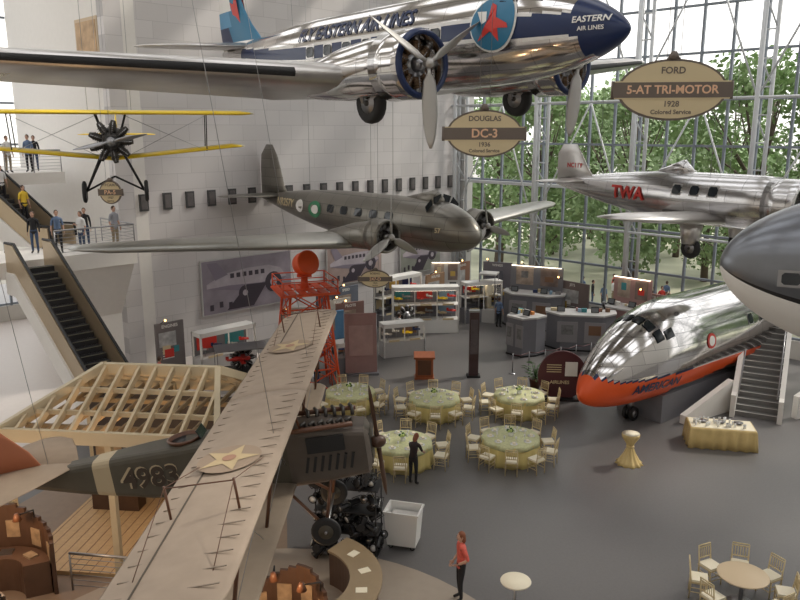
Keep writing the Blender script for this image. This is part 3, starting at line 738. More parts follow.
# ================================================================ furniture
def chair():
    mb=MB(); G=GOLD
    for x in(-.19,.19):
        mb.tube([(x,-.19,0),(x,-.18,.44)],[.016,.02],G,6)
        mb.tube([(x,.2,0),(x,.18,.45),(x,.24,.92)],[.016,.02,.015],G,6)
    for z in(.16,.27):
        mb.cyl((-.19,-.185,z),(.19,-.185,z),.011,G,5)
        for x in(-.19,.19): mb.cyl((x,-.185,z+.02),(x,.19,z+.02),.011,G,5)
    mb.box((0,0,.44),(.42,.42,.03),G); mb.box((0,0,.48),(.40,.40,.055),CUSH)
    for z,y in((.6,.2),(.86,.235),(.92,.24)): mb.cyl((-.19,y,z),(.19,y,z),.017,G,6)
    for i in range(5): mb.cyl((-.12+.06*i,.2,.6),(-.12+.06*i,.235,.86),.010,G,5)
    return mb.obj('banquet_chair',bevel=0)
def table(r=.97):
    mb=MB(); rnd=random.Random(3)
    wv=lambda a,z:(.045*math.sin(a*14)+.02*math.sin(a*23+1))*max(0,(.72-z))/.72
    mb.lathe([(r*1.06,.005),(r*1.05,.2),(r*1.02,.5),(r*1.0,.70),(r*.99,.75),(r*.9,.755)],CLOTH,84,wav=wv)
    wv2=lambda a,z:.02*math.sin(a*9)*(1 if z<.74 else 0)
    mb.lathe([(r*1.035,.60),(r*1.015,.72),(r,.762),(.05,.765)],CLOTHT,72,wav=wv2)
    for i in range(8):
        a=2*math.pi*i/8; c=Vector((r*.72*math.cos(a),r*.72*math.sin(a),.766))
        mb.lathe([(.05,0),(.13,.012),(.135,.02),(.06,.012)],CHINA,16,Matrix.Translation(c))
        mb.prism([(-.05,-.07),(.05,-.07),(.04,.07),(-.04,.07)],.05,CUSH,Matrix.Translation(c+Vector((0,0,.04))))
        g=Vector((r*.52*math.cos(a+.2),r*.52*math.sin(a+.2),.766))
        mb.lathe([(.03,0),(.006,.01),(.006,.08),(.03,.11),(.035,.17),(.028,.19)],CHINA,8,Matrix.Translation(g))
    mb.lathe([(.08,.766),(.1,.85),(.07,.92)],CHINA,12)
    for i in range(26):
        a=rnd.uniform(0,6.28); rr=rnd.uniform(0,.16); mb.ball((rr*math.cos(a),rr*math.sin(a),.95+rnd.uniform(-.05,.12)),rnd.uniform(.03,.055),[LEAFD,mat('flower_green',(.5,.62,.2),.6),CHINA][i%3],6,k=4)
    return mb.obj('banquet_table_round')
tb=table(); ch=chair(); first=[1,1]
def place_set(x,y,r=.97,n=10,rot0=0.,skip=()):
    if first[0]: tb.location=(x,y,0); first[0]=0
    else: dup(tb,(x,y,0),(0,0,rot0))
    for i in range(n):
        if i in skip: continue
        a=rot0+2*math.pi*i/n; R_=r+.36+random.uniform(0,.08)
        loc=(x+R_*math.cos(a),y+R_*math.sin(a),0); rz=a-math.pi/2+random.uniform(-.15,.15)
        if first[1]: ch.location=loc; ch.rotation_euler=(0,0,rz); first[1]=0
        else: dup(ch,loc,(0,0,rz))
place_set(3.8,24.4,rot0=.2); place_set(4.75,28.7,rot0=.1); place_set(1.35,28.4,rot0=.3); place_set(.1,24.0,rot0=.25,skip=(8,)); place_set(-2.0,29.1,rot0=.0,skip=(4,5))
mb=MB(); mb.lathe([(.56,.73),(.58,.745),(.58,.76),(.56,.77),(.02,.772)],mat('tan_tabletop',(.62,.48,.31),.4),40); mb.cyl((0,0,.03),(0,0,.74),.05,STEEL,12); mb.lathe([(.32,0),(.32,.02),(.05,.06)],STEEL,24); mb.obj('cafe_table_round',(8.1,16.1,0))
for a in(.45,1.2,2.0,2.8,3.6,5.2,6.0):
    R_=.95; dup(ch,(8.1+R_*math.cos(a),16.1+R_*math.sin(a),0),(0,0,a-math.pi/2))
mb=MB(); GS=mat('gold_satin',(.68,.51,.22),.35,noise=.15)
mb.lathe([(.44,.004),(.34,.1),(.2,.35),(.11,.58),(.10,.64),(.13,.72),(.27,.95),(.30,1.05),(.29,1.07),(.02,1.075)],GS,60,wav=lambda a,z:.09*math.sin(a*11)*(1 if z<1.0 else 0))
mb.lathe([(.125,.57),(.14,.61),(.125,.65)],GS,20); mb.lathe([(.29,1.076),(.02,1.08)],CUSH,24); mb.obj('cocktail_table_draped',(7.75,23.9,0))
mb=MB(); mb.lathe([(.34,1.02),(.35,1.04),(.34,1.06),(.01,1.062)],CUSH,36); mb.cyl((0,0,.02),(0,0,1.02),.035,STEEL,10); mb.lathe([(.27,.0),(.27,.02),(.05,.05)],STEEL,24); mb.obj('cocktail_table_bare',(2.62,15.4,0))
mb=MB(); L=2.2;Wd=1.05
def rr(w,l,z,amp):
    n=30
    per=[(-l/2+l*i/n,-w/2,0,-1) for i in range(n)]+[(l/2,-w/2+w*i/14,1,0) for i in range(14)]+[(l/2-l*i/n,w/2,0,1) for i in range(n)]+[(-l/2,w/2-w*i/14,-1,0) for i in range(14)]
    return [Vector((x+nx*amp*math.sin(j*1.3),y+ny*amp*math.sin(j*1.3),z)) for j,(x,y,nx,ny) in enumerate(per)]
mb.loft([rr(Wd+.08,L+.08,.004,.05),rr(Wd+.05,L+.05,.35,.035),rr(Wd+.02,L+.02,.68,.01),rr(Wd,L,.75,0),rr(Wd-.05,L-.05,.757,0)],GS)
mb.box((0,0,.765),(L*.96,Wd*.9,.012),CUSH)
rnd=random.Random(9)
for i in range(34):
    x=rnd.uniform(-L*.42,L*.42); y=rnd.uniform(-Wd*.35,Wd*.35)
    mb.lathe([(.035,0),(.03,.09),(.04,.14)],CHINA,8,Matrix.Translation((x,y,.772)))
for x in(-.6,0,.6): mb.lathe([(.08,0),(.16,.05),(.17,.06)],STEEL,16,Matrix.Translation((x,.1,.772)))
mb.obj('buffet_table_draped',(11.45,25.5,0),(0,0,R(-12)))

mb=MB(); mb.box((0,0,.5),(.8,.5,1.0),PODIUM); mb.box((0,0,1.06),(.95,.62,.1),PODIUM,rot=(R(12),0,0)); mb.box((0,0,.04),(.9,.6,.08),PODIUM); mb.box((0,-.255,.55),(.6,.02,.7),BROWN); mb.obj('podium',(1.1,33,0),bevel=.015)
mb=MB(); mb.box((0,0,1.55),(.42,.3,3.0),mat('pylon_brown',(.06,.03,.03),.5)); mb.box((0,0,.04),(.6,.5,.08),BLACK); mb.box((0,-.16,1.9),(.34,.02,1.6),mat('pylon_screen',(.10,.08,.09),.3,noise=.4)); mb.box((0,0,3.08),(.48,.36,.08),STEEL); mb.obj('exhibit_pylon',(3.35,33.2,0))
mb=MB(); mb.box((0,0,1.45),(1.45,.12,2.8),MAUVE,rot=(R(-4),0,0)); mb.box((0,0,.05),(1.6,.7,.1),GREYC); 
for s_ in(-.72,.72): mb.cyl((s_,0,0),(s_,.1,2.9),.04,STEEL,8)
mb.box((0,-.08,1.6),(1.1,.03,1.4),mat('pale_print',(.44,.29,.27),.6,noise=.3,nscale=2),rot=(R(-4),0,0)); mb.obj('display_panel',(-1.8,33.6,0),(0,0,R(8)))

COLS=[RED,NAVY,mat('ochre_print',(.55,.38,.10),.5),CREAM,mat('teal_print',(.05,.25,.28),.5),mat('orange_print',(.6,.22,.05),.5),mat('sky_print',(.25,.38,.5),.5),mat('brown_print',(.22,.12,.07),.5),WHITE,mat('grey_photo_print',(.2,.2,.2),.5,noise=.8,nscale=6)]
def case(name,loc,rz,w,d,h,base,seed,nsh=2,cols=3,bm=WHITE):
    mb=MB(); rnd=random.Random(seed)
    mb.box((0,0,base/2),(w,d,base),bm); mb.box((0,0,h-.1),(w,d,.2),WHITE)
    for x in(-w/2+.04,w/2-.04):
        for y in(-d/2+.04,d/2-.04): mb.box((x,y,h/2),(.08,.08,h),WHITE)
    mb.box((0,d/2-.03,(h+base)/2),(w,.05,h-base),GREYC)
    mb.box((0,-d/2+.12,h-.215),(w*.9,.06,.02),ADDGLOW)
    for k in range(1,nsh): mb.box((0,0,base+(h-base-.2)*k/nsh),(w,d*.9,.05),WHITE)
    for k in range(1,cols): mb.box((-w/2+w*k/cols,-d/2+.03,(h+base)/2),(.05,.05,h-base),WHITE)
    for k in range(nsh):
        for c in range(cols):
            mb.box((-w/2+w*(c+.5)/cols,d/2-.07,base+(h-base-.2)*(k+.55)/nsh),(w/cols*.7,.02,(h-base)/nsh*.5),rnd.choice(COLS))
            for e_ in range(2):
                x=-w/2+w*(c+.3+.42*e_)/cols; z=base+(h-base-.2)*k/nsh+.3+.12*e_; m_=rnd.choice([RED,STEEL,NAVY,YEL,ALU2,BROWN,CREAM,OLIVE,GREYL]); sz=rnd.uniform(.5,.9)
                mb.tube([(x-.35*sz,0,z),(x-.1*sz,0,z+.02),(x+.3*sz,0,z)],[.03,.07,.05],m_,8); mb.box((x+.05,0,z+.02),(.16*sz,.7*sz,.025),m_); mb.box((x-.32*sz,0,z+.08),(.12,.02,.16),m_); mb.cyl((x,0,z-.32),(x,0,z),.012,STEEL,5)
            mb.box((-w/2+w*(c+.5)/cols,-d/2+.0,base+(h-base-.2)*k/nsh+.04),(w/cols*.5,.03,.1),CREAM)
    return mb.obj(name,loc,(0,0,rz))
case('display_case_models',(1.4,41.2,0),R(4),3.7,.9,2.6,.75,1,2,3)
case('display_case_models',ab(20.5,2.9),R(45),3.0,.8,2.0,.8,2,1,2,GREYL)
case('display_case_models',ab(8.5,2.4),R(45),3.2,.8,2.8,.7,3,2,3,GREYC)
case('display_case_models',ab(13.0,7.2),R(20),2.2,.8,1.7,.8,5,1,2,GREYL)
case('display_case_models',ab(4.8,5.6),R(20),2.4,.8,2.4,.8,6,2,2,GREYC)
case('display_case_models',ab(16.6,7.4),R(30),1.8,.8,1.5,.8,7,1,1,GREYC)
mb=MB(); mb.box((0,0,.4),(2.2,1.2,.8),GREYL); mb.box((0,0,.83),(2.3,1.3,.06),BLACK)
for x in(-1.05,1.05):
    for y in(-.55,.55): mb.box((x,y,1.35),(.03,.03,1.0),STEEL)
mb.box((0,0,1.87),(2.2,1.2,.04),STEEL)
mb.tube([(-.6,0,1.3),(-.2,0,1.34),(.4,0,1.32)],[.03,.1,.09],RED,10); mb.box((.1,0,1.45),(.2,1.0,.02),RED); mb.box((.05,0,1.24),(.2,1.0,.02),RED); mb.box((-.58,0,1.4),(.14,.02,.16),RED); mb.cyl((0,0,.85),(0,0,1.28),.015,STEEL,6)
for y in(-.4,.4): mb.cyl((.1,y,1.24),(.1,y,1.45),.01,BLACK,5)
mb.obj('model_biplane_case',(-6.9,31.6,0),(0,0,R(20)))
def mural(loc,rz,w,h,seed,base=(.2,.2,.28)):
    mb=MB()
    mb.box((0,0,0),(w,.08,h),mat('mural_sky%d'%seed,base,.5,noise=.6,nscale=.8)); mb.box((0,0.01,0),(w+.12,.08,h+.12),GREYL)
    y=-.05; s_=h*.42
    D=mat('mural_dark',(.05,.04,.055),.5); Lg=mat('mural_light',(.40,.36,.40),.5,noise=.3,nscale=2); Md=mat('mural_mid',(.22,.19,.24),.5)
    k=w*.46
    body=[(-1,.1),(-.6,.34),(0,.42),(.5,.42),(.8,.30),(.97,.02),(.75,-.22),(.2,-.30),(-.4,-.15),(-1,-.02)]
    mb.poly([(a*k,y,b*s_*1.6) for a,b in body],Lg)
    mb.poly([(a*k,y-.004,b*s_*1.6) for a,b in ((-1,-.02),(-.4,-.15),(.2,-.3),(.75,-.22),(.97,.02),(.3,-.06),(-.5,0))],Md)
    mb.poly([(-.05*k,y-.006,-.1),(.45*k,y-.006,-.15),(.1*k,y-.006,-h*.47),(-.55*k,y-.006,-h*.47)],D)
    mb.poly([(-.8*k,y-.006,.3*s_),(-.98*k,y-.006,h*.46),(-.75*k,y-.006,h*.46),(-.5*k,y-.006,.5*s_)],Md)
    for i in range(6): mb.box((-.4*k+i*.15*k,y,.26*s_*1.6),(.09*k,.012,.13*s_*1.6),D)
    for cx,cz,q in((.62,-.15,.22),(-.1,-.45,.16)): mb.poly([(k*cx+q*k*math.cos(2*math.pi*i/16),y-.008,cz*s_+q*k*math.sin(2*math.pi*i/16)) for i in range(16)],D); mb.poly([(k*cx+q*.4*k*math.cos(2*math.pi*i/16),y-.01,cz*s_+q*.4*k*math.sin(2*math.pi*i/16)) for i in range(16)],Lg)
    for i in range(5): mb.box((-k*.9+i*.22*k,y,-h*.38+.1*(i%2)),(.08*k,.014,.3),D)
    return mb.obj('mural_panel',loc,(0,0,rz))
mural(ab(17.2,.12,3.3),R(45),5.4,2.7,1,(.26,.23,.27)); mural(ab(9.8,.12,3.4),R(45),4.2,2.2,2,(.34,.26,.24)); mural(ab(4.2,.12,3.3),R(45),3.6,2.2,3,(.24,.25,.22))
def engine():
    mb=MB(); radial(mb,(0,0,1.25),.62,9,STEEL,DKSTEEL)
    mb.cyl((-.6,0,1.25),(-.2,0,1.25),.22,DKSTEEL,12)
    for s_ in(-1,1): mb.beam((-.5,s_*.15,1.2),(-.5,s_*.45,.1),.07,.07,GREYC)
    mb.box((-.35,0,.08),(1.1,1.1,.16),GREYL); mb.cyl((-.35,0,.1),(-.35,0,1.1),.07,GREYC,10)
    return mb.obj('radial_engine_display')
e=engine(); e.location=ab(21.3,5.6); e.rotation_euler=(0,0,R(-60))
dup(e,ab(18.9,5.4),(0,0,R(-70))); dup(e,ab(10.7,5.2),(0,0,R(-50))); dup(e,ab(3.4,13.2),(0,0,R(-100)),1.2)
def panel(loc,rz,w,h,col,seed,title='AIR MAIL'):
    mb=MB(); rnd=random.Random(seed*7)
    mb.box((0,0,h/2+.1),(w,.1,h),mat('panel%d'%seed,col,.6,noise=.2,nscale=2)); 
    for s_ in(-1,1): mb.box((s_*w*.42,0,.1),(.08,.6,.2),STEEL)
    mb.box((-w*.1,-.06,h*.72),(w*.6,.02,h*.28),mat('panel_photo%d'%(seed%3),[(.12,.12,.14),(.34,.26,.20),(.42,.42,.42)][seed%3],.5,noise=.8,nscale=4)); 
    for k in range(4): mb.box((rnd.uniform(-w*.35,w*.35),-.065-.003*k,rnd.uniform(h*.15,h*.6)),(rnd.uniform(.25,.5),.02,rnd.uniform(.2,.45)),rnd.choice(COLS))
    for k in range(4): mb.box((-w*.1,-.06,h*.5-k*.12),(w*.4,.012,.035),WHITE)
    mb.text(title,.2,WHITE,lambda u,v:(u,-.065,v+h*.97))
    mb.beam((-w*.3,-.05,h+.1),(-w*.3,-.5,h+.35),.03,.03,BLACK); mb.ball((-w*.3,-.5,h+.33),.05,LAMPW,8,k=5)  # added warm bulb on an arm, put in to liven the panel
    return mb.obj('exhibit_panel',loc,(0,0,rz))
panel(ab(15.6,4.6),R(30),1.7,2.1,(.10,.24,.42),1); panel(ab(13.9,3.4),R(40),1.5,2.3,(.5,.47,.42),2,'FLIGHT'); panel(ab(17.0,3.4),R(20),1.0,2.2,(.42,.08,.06),3,'MAIL')
panel(ab(12.2,2.0),R(45),1.8,2.5,(.14,.16,.2),4,'SPEED'); panel(ab(6.2,3.2),R(45),1.6,2.6,(.32,.20,.12),5,'ROUTES')
panel((-4.8,36.4,0),R(10),2.0,2.4,(.40,.36,.32),6,'AIRWAYS'); panel((-2.6,38.4,0),R(30),1.6,2.2,(.24,.14,.12),7,'PILOTS')
panel(ab(3.0,2.5),R(45),1.6,2.8,(.28,.15,.10),8,'AIRLINES'); panel((6.0,46.0,0),R(-20),1.8,3.0,(.16,.15,.17),9,'WINGS'); panel(ab(2.6,7.9),R(-30),2.4,3.2,(.13,.12,.13),10,'AIRLINERS'); panel(ab(2.6,10.4),R(-50),2.2,2.6,(.18,.14,.13),11,'JETS'); panel(ab(2.4,15.4),R(-45),2.6,2.6,(.30,.17,.15),12,'TRAVEL'); panel(ab(2.8,18.6),R(-45),2.0,2.2,(.32,.19,.16),13,'SKY')
panel(ab(22.8,2.0),R(45),1.4,2.4,(.18,.16,.16),14,'ENGINES'); panel((-3.9,39.8,0),R(40),1.4,2.6,(.12,.10,.12),15,'MAPS')
def kiosk(loc,rz,w=3.4,h=1.5,col=GREYC,tall=True,seed=1):
    mb=MB(); rnd=random.Random(seed)
    pts=[(-w/2,.6),(-w/2,-.1),(-w*.3,-.8),(w*.3,-.8),(w/2,-.1),(w/2,.6)]
    mb.prism(pts,h,col,Matrix.Translation((0,0,h/2))); 
    pts2=[(x*1.05,y*1.06) for x,y in pts]; mb.prism(pts2,.1,GREYL,Matrix.Translation((0,0,h+.05))); mb.prism(pts2,.08,BLACK,Matrix.Translation((0,0,.04)))
    for x in(-w*.2,w*.2): mb.box((x,-.81,h*.55),(w*.3,.03,h*.6),mat('kiosk_front',(.30,.29,.30),.4)); mb.box((x,-.835,h*.62),(w*.18,.02,h*.28),[MATS['grey_photo_print'],CREAM,MATS['brown_print']][rnd.randrange(3)])
    for i in range(2):
        x=-w*.3+i*w*.5; mb.box((x,-.3,h+.28),(.4,.08,.3),BLACK,rot=(R(-18),0,0)); mb.box((x,-.35,h+.29),(.32,.02,.22),mat('screen_dim',(.14,.15,.16),.2),rot=(R(-18),0,0)); mb.cyl((x,-.2,h),(x,-.2,h+.2),.03,STEEL,6)
    for i in range(7):
        x=rnd.uniform(-w*.42,w*.42); mb.box((x,rnd.uniform(-.3,.3),h+.18),(rnd.uniform(.1,.35),.2,rnd.uniform(.08,.25)),rnd.choice(COLS+[STEEL,MAUVE]))
    if tall:
        mb.box((0,.55,h+.7),(w*.9,.1,1.6),col)
        mb.box((-w*.2,.49,h+.9),(w*.3,.02,1.0),mat('poster_print',(.40,.32,.26),.5,noise=.7,nscale=3)); mb.box((w*.22,.49,h+.9),(w*.3,.02,1.0),mat('poster_print2',(.20,.15,.13),.5,noise=.7,nscale=3))
        mb.box((-w*.2,.47,h+1.0),(w*.12,.02,.4),rnd.choice(COLS)); mb.box((w*.22,.47,h+.8),(w*.15,.02,.3),rnd.choice(COLS))
        mb.box((0,.40,h+1.5),(w*.85,.08,.03),ADDGLOW)
    return mb.obj('exhibit_kiosk',loc,(0,0,rz),bevel=.02)
kiosk((9.3,38.0,0),R(-10),3.4,1.8,GREYC,False,1); kiosk((6.3,37.0,0),R(-50),1.6,1.9,GREYC,False,2); 
kiosk((7.6,42.3,0),R(-25),3.4,1.9,GREYC,True,3); kiosk((11.9,38.9,0),R(-45),2.4,1.9,MAUVE,True,4); kiosk((2.8,45.4,0),R(0),2.0,1.6,GREYL,True,5)
mb=MB(); mb.box((0,0,.4),(1,1,.8),GREYL); mb.box((0,0,2.85),(1,1,.1),GREYL)
for x in(-.46,.46):
    for y in(-.46,.46): mb.box((x,y,1.8),(.04,.04,2.1),STEEL)
mb.tube([(0,0,.8),(0,0,1.5),(0,0,1.9),(0,0,2.2),(0,0,2.35)],[.2,.17,.25,.2,.08],CUSH,12)
for s_ in(-1,1): mb.tube([(s_*.2,0,2.15),(s_*.3,0,1.8),(s_*.28,-.1,1.5)],[.08,.07,.05],CUSH,8)
mb.obj('uniform_display_case',(5.2,43.6,0),(0,0,R(-20)))
mb=MB(); M=Matrix.Translation((0,0,1.05))@Matrix.Rotation(R(90),4,'X'); n=36
mb.prism([(1.0*math.cos(2*math.pi*k/n),max(-1.03,1.05*math.sin(2*math.pi*k/n))) for k in range(n)],.12,MAROON,M)
mb.box((.35,-.12,1.35),(.5,.05,.6),WHITE); mb.box((0,0,.05),(1.4,.6,.1),BLACK)
mb.text('AIRLINES',.2,CREAM,lambda u,v:(u-.1,-.07,v+.75)); 
for k in range(4): mb.box((-.35,-.07,1.5-.1*k),(.6,.012,.03),CREAM)
mb.obj('round_information_panel',(6.75,30.2,0),(0,0,R(-5)))
mb=MB()
for i in range(6): 
    mb.cyl((i*.9,0,0),(i*.9,0,.95),.025,STEEL,8); mb.lathe([(.16,0),(.16,.02),(.03,.05)],STEEL,16,Matrix.Translation((i*.9,0,0)))
    if i<5: mb.tube([(i*.9,0,.9),(i*.9+.45,0,.82),((i+1)*.9,0,.9)],.02,MAROON,6)
mb.obj('stanchion_row',(5.2,33.6,0),(0,0,R(25)))
mb=MB(); n=15; rise=.18; run=.3; w=1.5
for i in range(n): mb.box((0,run*(i+.5),rise*(i+1)/2),(w,run,rise*(i+1)),mat('stair_grey',(.17,.165,.16),.6)); mb.box((0,run*i+.03,rise*(i+1)+.004),(w,.05,.01),CONC)
Ls=n*run; Hs=n*rise
for s_ in(-1,1):
    mb.prism([(-.3,0),(-.3,.9),(0,.95),(Ls,Hs+.95),(Ls+2.2,Hs+.95),(Ls+2.2,0)],.18,WHITEP,Matrix.Translation((s_*(w/2+.09),0,0))@Matrix.Rotation(R(90),4,'Z')@Matrix.Rotation(R(90),4,'X'))
    mb.tube([(s_*(w/2-.06),0,.9),(s_*(w/2-.06),Ls,Hs+.9)],.03,STEEL,8)
mb.box((0,Ls+1.1,Hs/2),(w,2.2,Hs),WHITEP)
mb.obj('staircase',(13.9,28.0,0),(0,0,R(-28)))
mb=MB(); mb.prism([(0,0),(5.5,0),(5.5,2.2),(3,2.2),(0,.9)],.25,WHITEP,Matrix.Rotation(R(90),4,'X')); mb.obj('ramp_parapet',(15.4,28.0,0),(0,0,R(20)))
mb=MB(); mb.prism([(0,0),(2.8,0),(2.8,.35),(0,1.3)],.25,WHITEP,Matrix.Rotation(R(90),4,'X')); mb.obj('low_parapet',(13.2,28.9,0),(0,0,R(-148)))
def plant():
    mb=MB(); rnd=random.Random(4); mb.lathe([(.2,0),(.26,.4),(.28,.42),(.22,.42)],BROWN,16)
    for i in range(60):
        a=rnd.uniform(0,6.28); r=rnd.uniform(.2,.55); z=rnd.uniform(.5,1.2)
        p=Vector((r*math.cos(a),r*math.sin(a),z)); u=Vector((math.cos(a),math.sin(a),.2)); w_=Vector((-math.sin(a),math.cos(a),0))
        mb.add([p-u*.2,p-w_*.05,p+u*.16-Vector((0,0,.06)),p+w_*.05],[(0,1,2,3)],LEAFD); mb.cyl((0,0,.4),p-u*.2,.006,LEAFD,4)
    return mb.obj('potted_fern')
pl=plant(); pl.location=(5.9,31.6,0); dup(pl,ab(26.6,5.5),(0,0,1),1.3); 

# ---- lower-centre clutter
mb=MB(); rnd=random.Random(11)
mb.box((0,0,.1),(1.7,.8,.06),STEEL)
for x in(-.8,.8):
    for y in(-.36,.36): mb.cyl((x,y,.0),(x,y,2.0),.02,BLACK,6)
for z in(.7,1.3,1.95): mb.box((0,0,z),(1.7,.7,.03),BLACK)
CANS=mat('spotlight_black',(.02,.02,.022),.25)
for i in range(96):
    x=rnd.uniform(-.85,.85);y=rnd.uniform(-.55,.3);z=rnd.choice([.3,.9,1.5,2.12])+rnd.uniform(-.1,.2)
    M=Matrix.Translation((x,y,z))@Euler((rnd.uniform(0,3),rnd.uniform(0,3),0)).to_matrix().to_4x4()
    mb.lathe([(.05,-.18),(.08,-.12),(.08,.08),(.12,.15),(.10,.15)],CANS,12,M)
    mb.tube([M@Vector((-.11,0,.05)),M@Vector((-.11,0,-.22)),M@Vector((.11,0,-.22)),M@Vector((.11,0,.05))],.012,CANS,5)
    if i%2==0: mb.lathe([(.09,.155),(.01,.157)],STEEL if i%4 else CHINA,12,M)  # steel and white front discs stand in for glints on the cans
mb.obj('equipment_rack_spotlights',(-1.35,18.4,0),(0,0,R(-10)))
mb=MB(); mb.loft([[Vector((x*s_,y*s_,z)) for x,y in((-.46,-.34),(.46,-.34),(.46,.34),(-.46,.34))] for s_,z in((.85,.12),(1,1.05),(1.06,1.05),(1.06,1.1),(.95,1.1),(.8,.2))],WHITE,False,True)
mb.box((0,0,.75),(.7,.5,.3),mat('linen_pile',(.6,.58,.55),.9,noise=.2,nscale=9))
for x in(-.3,.3):
    for y in(-.22,.22): wheel(mb,(x,y,.07),.07,.04)
mb.obj('laundry_cart',(.1,18.7,0.0),(0,0,R(-15)),bevel=.01)
mb=MB()
def arc(r,a0,a1,n=18): return [(r*math.cos(a0+(a1-a0)*i/n),r*math.sin(a0+(a1-a0)*i/n)) for i in range(n+1)]
a0,a1=R(-40),R(55)
mb.prism(arc(2.1,a0,a1)+arc(1.5,a0,a1)[::-1],.9,COUNTERB,Matrix.Translation((0,0,.45))); mb.prism(arc(2.2,a0,a1)+arc(1.45,a0,a1)[::-1],.06,mat('counter_top',(.30,.22,.13),.35,noise=.1),Matrix.Translation((0,0,.93)))
for i in range(3):
    a=R(-15+25*i); mb.box((1.8*math.cos(a),1.8*math.sin(a),.965),(.26,.2,.012),CUSH,rot=(0,0,a+.3))
mb.obj('curved_counter',(-2.6,15.6,0.02))
def lampk(loc,rz,h=2.0,w=1.3):
    mb=MB(); A0,A1=R(10),R(170)
    n=16; PR=mat('dim_print',(.34,.24,.15),.5,noise=.7,nscale=5)
    for i in range(n):
        t0=A0+(A1-A0)*i/n; t1=A0+(A1-A0)*(i+1)/n; hh=h*(1-.35*abs((i+.5)/n-.5)*2)
        q=[(w*math.cos(t0),w*math.sin(t0)),(w*math.cos(t1),w*math.sin(t1)),(w*.93*math.cos(t1),w*.93*math.sin(t1)),(w*.93*math.cos(t0),w*.93*math.sin(t0))]
        mb.prism(q,hh,COUNTERB,Matrix.Translation((0,0,hh/2)))
        if i%3==1:
            t=(t0+t1)/2; mb.box((w*.91*math.cos(t),w*.91*math.sin(t),hh*.68),(.03,.32,.45),PR,rot=(0,0,t))
    mb.prism(arc(w*.9,R(15),R(165),14)+arc(w*.45,R(15),R(165),14)[::-1],.85,mat('desk_brown',(.12,.065,.04),.45,noise=.25),Matrix.Translation((0,0,.425)))
    for k in range(3):
        a=R(45+45*k); mb.box((w*.67*math.cos(a),w*.67*math.sin(a),.875),(.3,.22,.05),[PR,STEEL,PR][k],rot=(0,0,a+R(90)))
    for k in(1,3):
        a=R(36*k+18); p=Vector((w*.9*math.cos(a),w*.9*math.sin(a),h*.85)); q=Vector((w*.55*math.cos(a),w*.55*math.sin(a),h*.98))
        mb.tube([p,p+Vector((0,0,.2)),q],.018,BLACK,6); mb.lathe([(.11,-.12),(.05,.05),(.02,.06)],BROWN,12,Matrix.Translation(q)); mb.ball(q-Vector((0,0,.09)),.06,LAMPW,8,k=5)
    return mb.obj('curved_exhibit_desk',loc,(0,0,rz))
lampk((-2.6,13.7,.02),R(-30),1.9,1.15); lampk((-9.5,16.0,0.02),R(10),2.0,1.3); lampk((-9.0,13.2,0.02),R(-10),1.7,1.2)
for p in((-2.5,13.5,2.1),(-9.3,15.9,2.2),(-8.9,13.0,2.0),(-7,18.5,3.0)):
    l=bpy.data.lights.new('spot_bulb','POINT'); l.energy=60; l.color=(1,.62,.32); l.shadow_soft_size=.08; o=bpy.data.objects.new('spot_bulb',l); o.location=p; sc.collection.objects.link(o)
railing('white_rail',(-8.0,16.6,0.02),(-5.2,16.2,0.02),1.0)
mb=MB(); mb.lathe([(.9,0),(.9,.75),(.98,.78),(.98,.84),(.02,.85)],mat('dark_drum',(.12,.08,.07),.5),36)
for k in range(24):
    a=2*math.pi*k/24; mb.box((.93*math.cos(a),.93*math.sin(a),.4),(.03,.1,.6),CREAM if k%2 else BROWN,rot=(0,0,a))
for k in range(10):
    a=.63*k; mb.box((.6*math.cos(a),.6*math.sin(a),.9),(.25,.18,.1),[WHITE,STEEL,RED][k%3],rot=(0,0,a))
mb.obj('round_exhibit_drum',(-5.9,12.6,0.02))

